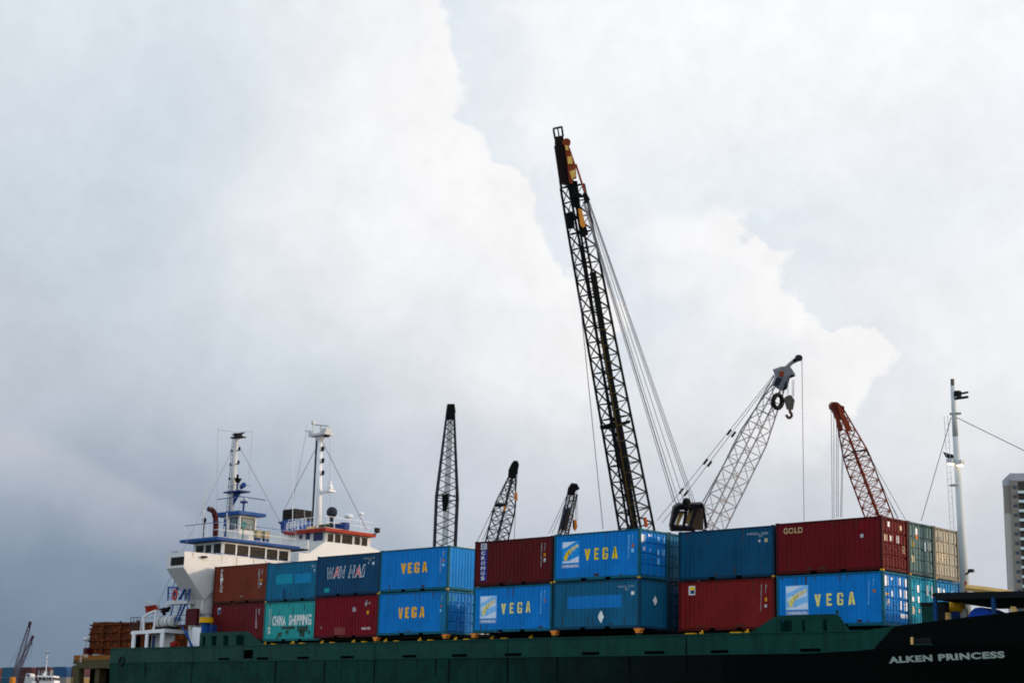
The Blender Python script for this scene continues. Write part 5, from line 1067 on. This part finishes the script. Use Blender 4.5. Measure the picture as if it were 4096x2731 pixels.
# B: pale lattice crane with hook
DBc = 122
g = lambda x, y, k=0: od(K(16, x, y), DBc+k)
tB = g(805, 395); bB = g(300, 1430); fB = extend(tB, bB)
Bc = crane('lattice_crane', 'pale grey lattice crane with hanging hook block, leaning right of the tallest crane', fB)
LB = (tB-fB).length; uB = lambda x, y: (g(x, y)-fB).length/LB
ch, lc, cn_ = lattice(fB, tB, [(0, 1.66, 1.5), (uB(600,790), 1.66, 1.5), (1, .9, .5)], skew(tB-fB, R(26)), .058, .036, 26)
ch.add(lc.v, lc.f).build('lattice_boom', CRGREY, Bc)
def gB(pts, m, nm, th=.9, k=-.4): return MB().prism([g(*p, k) for p in pts], fw*th).build(nm, m, Bc)
STG = paint('blue_grey_steel', (.19,.20,.225),.45,.4)
gB([(780,250),(850,225),(910,235),(945,290),(920,310),(880,330),(850,420),(770,370),(800,300)], STG, 'boom_head'); gB([(915,290),(950,300),(900,320),(880,400),(850,420),(870,350)], BLACK, 'head_edge', .5, -.6); gB([(820,265),(855,262),(850,305),(820,305)], paint('rust_red', (.22,.045,.02)), 'head_patch', .05, -.45); gB([(800,310),(840,320),(810,380),(775,370)], CRMID, 'head_window', .05, -.46)
gB([(865,228),(955,150),(978,182),(918,212),(898,240)], STG, 'tip_extension', .5); gB([(925,175),(945,160),(955,178),(935,192)], DARK, 'tip_hole', .04, -.45)
p = g(975, 160, -.5); MB().bar(p, p+fw*.6, .25, 14).build('tip_sheave', CRMID, Bc)
p = g(805, 500, -1); MB().torus(p, (tov+RT*.8).normalized(), .50, .17, 20, 8).build('fender_tyre', BLACK, Bc)
for xx in (880, 888, 918, 926, 934): wire(Bc, [g(xx, 330, -.6), g(min(xx, 930), 465, -.6)], .016, 'hoist_rope')
gB([(870,465),(910,450),(940,490),(925,565),(885,565),(862,490)], paint('hook_block_grey', (.10,.09,.08),.5,.5,.2), 'hook_block', .5, -.8)
hk = [g(900+dx, 565+dy, -.6) for dx, dy in ((0,0),(2,18),(18,38),(8,62),(-8,66),(-24,52),(-26,38))]; MB().path(hk, .11, 7).build('hook', paint('dark_red_steel', (.07,.02,.02)), Bc)
wire(Bc, [g(995, 175, -.2), g(1012, 1440, -.2)], .026, 'hoist_rope')
for off, nodes in ((0, ((780,285),(425,740),(240,970),(50,1200))), (1, ((785,295),(460,757),(272,988),(88,1218)))):
    wire(Bc, [g(*nodes[0]), g(*nodes[3]), g(nodes[3][0]-190, nodes[3][1]+232)], .026, 'pendant_rope')
    for (xx, yy) in nodes[1:]: a = g(xx+15, yy-20); c_ = g(xx-17, yy+22); MB().bar(a, c_, .09, 6).build('pendant_link', BLACK, Bc)
wire(Bc, [g(775, 300), g(215, 1290)], .05, 'pendant_rope')
body(Bc, fB)
# C: slate tower boom seen face on
DC = 128; g12 = lambda x, y, D: od(K(12, x, y), D)
tC = g12(342, 240, DC); bC = g12(290, 1450, DC); mC = g12(310, 1030, DC); fC = extend(tC, bC)
C_ = crane('lattice_crane', 'slender dark lattice boom standing almost upright behind the orange lettered VEGA stack', fC)
LC = (tC-fC).length; u_ = lambda y: (g12(310, y, DC)-fC).length/LC
ch, lc, _ = lattice(fC, tC, [(0, 1.60, 1.5), (u_(1030), 1.66, 1.5), (1, .52, .4)], skew(tC-fC, R(7)), .07, .042, 34, rungs=False)
ch.add(lc.v, lc.f).build('lattice_boom', CRMID, C_)
MB().prism([g12(*p, DC-.4) for p in ((310,190),(375,190),(385,260),(370,330),(305,330),(300,260))], fw*.7).build('boom_head', BLACK, C_)
b = MB()
for k in range(7): x = -26+k*8; b.bar(g12(340+x*.9, 330, DC-.9), g12(292+x, 1450, DC-.9), .03, 4)
b.build('rope_bundle', CRGREY and paint('rope_grey', (.09,.11,.125),.6,.3), C_); MB().prism([g12(*p, DC-1.2) for p in ((262,1000),(325,1000),(320,1090),(300,1150),(270,1150))], fw*.6).build('sheave_block', BLACK, C_)
b = MB(); b.bar(g12(215,1010,DC-.8), g12(400,1010,DC-.8), .06, 4); b.bar(g12(215,1060,DC-.8), g12(400,1050,DC-.8), .05, 4); b.build('boom_splice', BLACK, C_); body(C_, fC)
# D: small dark lattice crane
DD = 126; tD = g12(893, 850, DD); bD = g12(757, 1405, DD); fD = extend(tD, bD)
D_ = crane('lattice_crane', 'small dark lattice boom with orange block, behind the CRONOS container', fD)
LD = (tD-fD).length; u_ = lambda x, y: (g12(x, y, DD)-fD).length/LD
ch, lc, _ = lattice(fD, tD, [(0, 1.15, 1.2), (u_(810,1110), 1.15, 1.2), (1, .45, .35)], skew(tD-fD, R(40)), .062, .034, 26, True)
ch.add(lc.v, lc.f).build('lattice_boom', CRMID, D_)
MB().prism([g12(*p, DD-.4) for p in ((905,700),(940,700),(955,730),(945,780),(925,860),(855,850),(860,780),(885,730))], fw*.6).build('boom_head', BLACK, D_)
MB().prism([g12(*p, DD-.9) for p in ((735,1085),(830,1085),(830,1105),(735,1110))], fw*.8).build('boom_splice', BLACK, D_); MB().prism([g12(*p, DD-1) for p in ((815,1105),(835,1105),(832,1145),(812,1145))], fw*.3).build('splice_bracket', ORANGE, D_)
MB().prism([g12(*p, DD-.5) for p in ((915,980),(940,985),(940,1055),(918,1055))], fw*.3).build('hook_block', ORANGE, D_)
for n0, n1 in (((850,860),(580,1420)), ((850,870),(630,1410)), ((945,770),(925,985)), ((935,770),(918,985)), ((925,1055),(912,1400))): wire(D_, [g12(*n0, DD), g12(*n1, DD)], .028, 'hoist_rope')
body(D_, fD)
# E: stub boom with solid panel
DE = 132; tE = g12(1435, 990, DE); bE = g12(1350, 1350, DE); fE = extend(tE, bE)
E_ = crane('lattice_crane', 'shortest crane, stubby dark boom with orange hook block left of the VEGA logo container', fE)
ch, lc, _ = lattice(fE, tE, [(0, .75, .9), (1, .62, .5)], skew(tE-fE, R(25)), .055, .035, 30, True); ch.add(lc.v, lc.f).build('lattice_boom', CRBLK, E_)
MB().prism([g12(*p, DE-.4) for p in ((1425,900),(1475,905),(1500,950),(1465,965),(1450,1010),(1385,1000),(1395,945))], fw*.6).build('boom_head', CRBLK, E_)
MB().prism([g12(*p, DE-.9) for p in ((1365,1130),(1425,1130),(1380,1315),(1320,1315))], fw*.8).build('boom_panel', CRMID, E_); MB().prism([g12(*p, DE-.95) for p in ((1392,1140),(1412,1140),(1375,1310),(1352,1310))], fw*.04).build('panel_strip', paint('brown_steel', (.05,.035,.025)), E_)
MB().prism([g12(*p, DE-.5) for p in ((1440,1230),(1470,1228),(1478,1290),(1460,1325),(1442,1310))], fw*.4).build('hook_block', ORANGE, E_); MB().prism([g12(*p, DE-.6) for p in ((1436,1232),(1448,1230),(1450,1325),(1438,1300))], fw*.5).build('hook_cheek', BLACK, E_)
for n0, n1 in (((1390,990),(1220,1350)), ((1380,1050),(1250,1350)), ((1450,1010),(1440,1235)), ((1475,960),(1475,1230)), ((1465,1000),(1460,1230))): wire(E_, [g12(*n0, DE), g12(*n1, DE)], .025, 'hoist_rope')
body(E_, fE)
# F: red lattice crane
DF = 118; f_ = lambda x, y, k=0: od(K(17, x, y), DF+k)
tF = f_(262, 355); bF = f_(632, 1345); fF = extend(tF, bF)
F_ = crane('lattice_crane', 'rusty red lattice crane above the maroon GOLD container', fF)
LF = (tF-fF).length; u_ = lambda x, y: (f_(x, y)-fF).length/LF
ch, lc, _ = lattice(fF, tF, [(0, 1.32, 1.35), (u_(430,790), 1.32, 1.35), (1, .52, .45)], skew(tF-fF, R(38)), .060, .034, 30, True)
ch.add(lc.v, lc.f).build('lattice_boom', CRRED, F_)
MB().prism([f_(*p, -.4) for p in ((175,290),(200,262),(245,262),(275,290),(305,300),(310,345),(300,420),(240,430),(205,350),(180,330))], fw*.8).build('boom_head', paint('rust_red_dark', (.12,.018,.012),.5,.5,.2), F_)
MB().prism([f_(*p, -.5) for p in ((240,285),(265,290),(345,440),(380,530),(345,540),(270,400))], fw*.3).build('head_plate', paint('rust_red', (.22,.045,.02)), F_); MB().prism([f_(*p, -.45) for p in ((215,380),(250,380),(300,530),(265,545))], fw*.3).build('head_plate', CRRED, F_)
b = MB(); b.bar(f_(310,800,-.9), f_(390,735,-.9), .055, 4); b.bar(f_(390,735,-.9), f_(520,725,-.9), .07, 4); b.bar(f_(320,830,-.9), f_(540,770,-.9), .05, 4); b.bar(f_(520,720,-.9), f_(548,780,-.9), .07, 4); b.build('boom_splice', CRBLK, F_)
for n0, n1 in (((180,330),(192,1385)), ((205,350),(208,1380)), ((232,380),(232,1375)), ((248,400),(248,1370)), ((290,600),(270,1370)), ((298,600),(282,1370)), ((545,770),(895,1390)), ((550,800),(820,1380)), ((640,1010),(830,1380))): wire(F_, [f_(*n0, -.2), f_(*n1, -.2)], .022, 'hoist_rope')
body(F_, fF)

# ------------------------------------------------------------------ apartment tower at right
DT = 520; h11 = lambda x, y: od(K(11, x, y), DT)
k0 = h11(428, 700); tz = h11(415, 185).z; fh = 3.0
def bldmat(nm, c): return paint(nm, c, .8, .15, 0, .05)
# tower local frame: left face nearly edge-on, right face towards the camera
TW = thing('apartment_tower', 'beige high rise apartment tower at the right edge with stacked white balconies', 'building', (k0.x, k0.y, 2))
ex = (RT-V((0,0,RT.z))).normalized(); ez = V((0,0,1)); ey_ = ez.cross(ex).normalized()   # ey_ points away from camera
if ey_.dot(fw) < 0: ey_ = -ey_
ang = R(-8); exr = (ex*math.cos(ang)+ey_*math.sin(ang)); eyr = (ey_*math.cos(ang)-ex*math.sin(ang))
lf = (-ex*.42+ey_*.9).normalized()*6
def tb(b, u0, u1, v0, v1, z0, z1):
    P_ = [V((k0.x, k0.y, 0))+exr*u+eyr*v for u, v in ((u0,v0),(u1,v0),(u1,v1),(u0,v1))]; b.prism([V((q.x, q.y, z0)) for q in P_], (0,0,z1-z0)); return b
tb(MB(), 0, 24, 0, 16, 2, tz).build('wall', bldmat('khaki_render', (.22,.20,.17)), TW)
tb(MB(), -1.75, 0, 1.0, 3, 2, tz-1.5-9).build('stair_core', bldmat('pale_grey_render', (.40,.385,.36)), TW); tb(MB(), -1.76, 0, .99, 3, tz-10.5, tz-1.5).build('stair_core', bldmat('dark_khaki_render', (.22,.205,.18)), TW)
tb(MB(), -1.85, 0, .9, 3.1, tz-1.5, tz+.6).build('parapet', bldmat('white_grey_render', (.34,.35,.385)), TW); tb(MB(), -.1, 24.1, -.1, 16.1, tz, tz+2.4).build('parapet', bldmat('white_grey_render', (.34,.35,.385)), TW)
nf = int((tz-4)/fh)
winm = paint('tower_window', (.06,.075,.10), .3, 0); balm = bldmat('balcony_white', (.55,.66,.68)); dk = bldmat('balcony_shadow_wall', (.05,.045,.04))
tb(MB(), 2.2, 6.6, -.02, 0, 2.5, tz-.3).build('balcony_shade_panel', dk, TW)  # flat dark panel painting the shade behind the balconies
for i in range(nf):
    z_ = tz-2.2-i*fh
    for u in (.5, 8.4, 12.6): tb(MB(), u, u+1.4, -.06, .0, z_-.55, z_+.55).build('window', winm, TW)
    tb(MB(), 2.1, 6.8, -1.0, -.03, z_-2.0, z_-1.2).build('balcony', balm, TW)

# ------------------------------------------------------------------ far left: container stacks, small ship, cranes
FD = 430; far = lambda x, y, D=FD: od(K(9, x, y), D)
base = far(50, 1240); YF = base.y
FS = thing('container_barge', 'far dark barge under the distant container stacks at the left edge', 'barge', (base.x+6, YF, 0))
e0 = oy(K(9, -600, 1250), YF); e1 = oy(K(9, 1900, 1290), YF)
FT = far(50, 1235).z
MB().box(e0.x, e1.x, YF-.6, YF+8, -.3, FT-3*2.62-.02).build('hull', BLACK, FS); MB().box(e1.x-3, e1.x-2.4, YF-.3, YF-.1, FT-3*2.62-.02, FT-3*2.62+1).build('bitt', BLACK, FS)
cols_ = [(-300, 45, (.10,.02,.015), 'rust brown'), (50, 390, (.004,.11,.20), 'teal blue'), (398, 740, (.07,.012,.020), 'dark maroon'), (750, 1095, (.075,.016,.022), 'purplish maroon'), (1110, 1478, (.004,.085,.24), 'royal blue'), (1490, 1840, (.08,.02,.028), 'dusty maroon')]
low = [(.06,.02,.02), (.004,.09,.17), (.06,.012,.018), (.08,.014,.02), (.28,.27,.25), (.30,.19,.07)]
lown = ['brown', 'dark teal', 'maroon', 'wine red', 'pale grey', 'ochre']
def farbox(x0, x1, tier, c, lab):
    a = oy(K(9, x0, 1250), YF).x; d = a+6.0; z_ = FT-(tier+1)*2.62
    t = thing('shipping_container', lab, 'container', (a, YF, z_), 'distant container stacks')
    m = paint('far_container_%d_%d' % (x0+400, tier), tuple(.65*v+.35*.05 for v in c), .6, .3, .03)
    vs = []; br = breaks(.1, 5.9, .42, .05)
    for u, dd in br: vs += [(a+u, YF+.02+dd, z_+.15), (a+u, YF+.02+dd, z_+2.5)]
    MB().add(vs, [(2*i, 2*i+2, 2*i+3, 2*i+1) for i in range(len(br)-1)]).box(a+.1, a+5.9, YF+.1, YF+2.4, z_+.1, z_+2.55).build('side_wall', m, t)
    b = MB()
    for x in (a, a+5.88): b.box(x, x+.12, YF, YF+.12, z_, z_+2.59)
    b.box(a+.12, a+5.88, YF+.002, YF+.1, z_, z_+.14); b.box(a+.12, a+5.88, YF+.002, YF+.1, z_+2.5, z_+2.59); b.build('frame', m, t); return t
for i, (x0, x1, c, nm) in enumerate(cols_):
    t = farbox(x0, x1, 0, c, '%s distant container in the top tier at the left edge' % nm)
    farbox(x0, x1, 1, low[i], '%s distant container one tier below the %s one' % (lown[i], nm))
    farbox(x0, x1, 2, low[(i+2) % 6], '%s distant container in the lowest visible tier under the %s column' % (lown[(i+2) % 6], nm))
a = oy(K(9, 125, 1325), YF); vs, fs = text_mesh('EVEREST', .01) if False else text_mesh('K LINE', .01)
# small white ship
WD = 300; wv_ = lambda x, y, k=0: od(K(9, x, y), WD+k)
hx_ = V((RT.x, RT.y, 0)).normalized(); hd = V((fw.x, fw.y, 0)).normalized()
w0 = wv_(950, 1400); SW = thing('small_ship', 'small white ship with slim mast and open bridge in front of the distant stacks', 'ship', (w0.x, w0.y, 0))
def wb(x0, x1, y0, y1, k0_=0, dp=3.0, m=WHITE2, nm='cabin'):
    a, b_ = wv_(x0, (y0+y1)/2, k0_), wv_(x1, (y0+y1)/2, k0_); zt_, zb__ = wv_((x0+x1)/2, y0, k0_).z, wv_((x0+x1)/2, y1, k0_).z
    P_ = [V((a.x, a.y, zb__)), V((b_.x, b_.y, zb__)), V((b_.x, b_.y, zb__))+hd*dp, V((a.x, a.y, zb__))+hd*dp]; return MB().prism(P_, (0, 0, zt_-zb__)).build(nm, m, SW)
wb(770, 1115, 1405, 1440, -.5, 4, WHITE2, 'bridge_roof'); wb(790, 1100, 1500, 2200, 0, 4, WHITE2, 'cabin'); wb(810, 1090, 1441, 1499, .3, 3, paint('ship_window', (.03,.03,.05), .2, 0), 'bridge_window')
for x in (800, 880, 960, 1010, 1085): a = wv_(x-14, 1440, -.1); MB().bar(wv_(x-10, 1440, -.1), wv_(x, 1500, -.1), .06, 5).build('bridge_pillar', WHITE2, SW)
b = MB(); railing(b, [wv_(800, 1405, -.3), wv_(1105, 1405, -.3)], .85, .55, .022, 1); b.build('railing', GREYW, SW)
MB().bar(wv_(925,1400), wv_(960,1320), .42, 6, .15).bar(wv_(955,1330), wv_(985,1000), .10, 6, .07).bar(wv_(985,1000), wv_(1000,880), .06, 5, .03).build('mast', WHITE2, SW)
for x0, y0, x1, y1 in ((960,960,1020,930), (970,1060,1005,1070), (950,1150,985,1140)): MB().bar(wv_(x0,y0), wv_(x1,y1), .07, 5).build('mast_lamp', CRMID, SW)
MB().bar(wv_(835,1250), wv_(850,1060), .02, 4).bar(wv_(1065,1400), wv_(1075,1290), .09, 5).bar(wv_(805,1400), wv_(805,1300), .04, 5).build('whip_aerial', GREYW, SW)
fn = [wv_(x, y, .5) for x, y in ((500,1568),(545,1370),(580,1355),(630,1365),(640,1420),(620,1640),(490,1640))]; MB().prism(fn, hd*3).build('funnel', GREYW, SW); MB().prism([wv_(x, y, .45) for x, y in ((560,1385),(610,1385),(605,1425),(560,1425))], hd*.05).build('funnel_emblem', DKBLUE, SW)
MB().prism([wv_(x, y, 0) for x, y in ((650,1530),(690,1520),(705,1568),(700,1640),(640,1640))], hd*2).build('ventilator', WHITE2, SW)
a, c_ = wv_(380, 1800, -1), wv_(1250, 1800, -1); MB().prism([V((a.x, a.y, -.3)), V((c_.x, c_.y, -.3)), V((c_.x, c_.y, a.z*.8))+hx_*1, V((a.x, a.y, a.z*.8))], hd*4).build('hull', WHITE2, SW)
# orange lifeboat-like float
p = far(262, 1510, 380); b = MB(); b.bar(p+V((0,0,-1.2)), p+V((0,0,.55)), .72, 14); b.bar(p+V((0,0,.55)), p+V((0,0,.8)), .72, 14, .4); b.bar(p+V((0,0,-1.2)), V((p.x, p.y, 0)), .3, 10); t = b.build('storage_tank', paint('orange_tank', (.42,.16,.02),.6,.3)); tag(recentre(t), 'blurred orange tank low in the bottom left corner, before the teal stack', 'tank')
# two far cranes
for lab, top, bot, DD_, rr in (('taller of the two distant cranes at the left edge, dark purple lattice boom', (610,370), (365,1240), 395, 1.0), ('shorter of the two distant cranes at the left edge, hook hanging from its tip', (655,660), (395,1240), 385, .9)):
    tp_ = far(*top, DD_); bt_ = far(*bot, DD_); ft = extend(tp_, bt_, 2.0); t = thing('lattice_crane', lab, 'crane', (ft.x, ft.y, 0), 'distant cranes')
    ch, lc, _ = lattice(ft, tp_, [(0, 1.25*rr, 1.1*rr), (.6, 1.25*rr, 1.1*rr), (1, .5*rr, .4*rr)], skew(tp_-ft, R(30)), .065, .035, 26, True)
    m = paint('hazy_purple_steel', (.06,.045,.075), .6, .2); ch.add(lc.v, lc.f).build('lattice_boom', m, t)
    hx2 = (tp_-ft).normalized(); MB().bar(tp_-hx2*.4, tp_+hx2*1.0, .34*rr, 6, .42*rr).build('boom_head', paint('hazy_dark_purple', (.03,.018,.035)), t)
    MB().box(ft.x-3, ft.x+3, ft.y-3, ft.y+3, -.5, 2.4).build('pontoon', BLACK, t)
    if rr < 1:
        for n0, n1 in (((600,700),(570,1100)), ((665,720),(660,800)), ((660,790),(640,1080))): wire(t, [far(*n0, DD_), far(*n1, DD_)], .03, 'hoist_rope', m)
        MB().bar(far(668,720,DD_), far(662,790,DD_), .15, 6, .08).build('hook_block', m, t)
    else:
        for n0, n1 in (((440,740),(230,1100)), ((400,930),(160,1230)), ((640,400),(605,720))): wire(t, [far(*n0, DD_), far(*n1, DD_)], .025, 'pendant_rope', m)
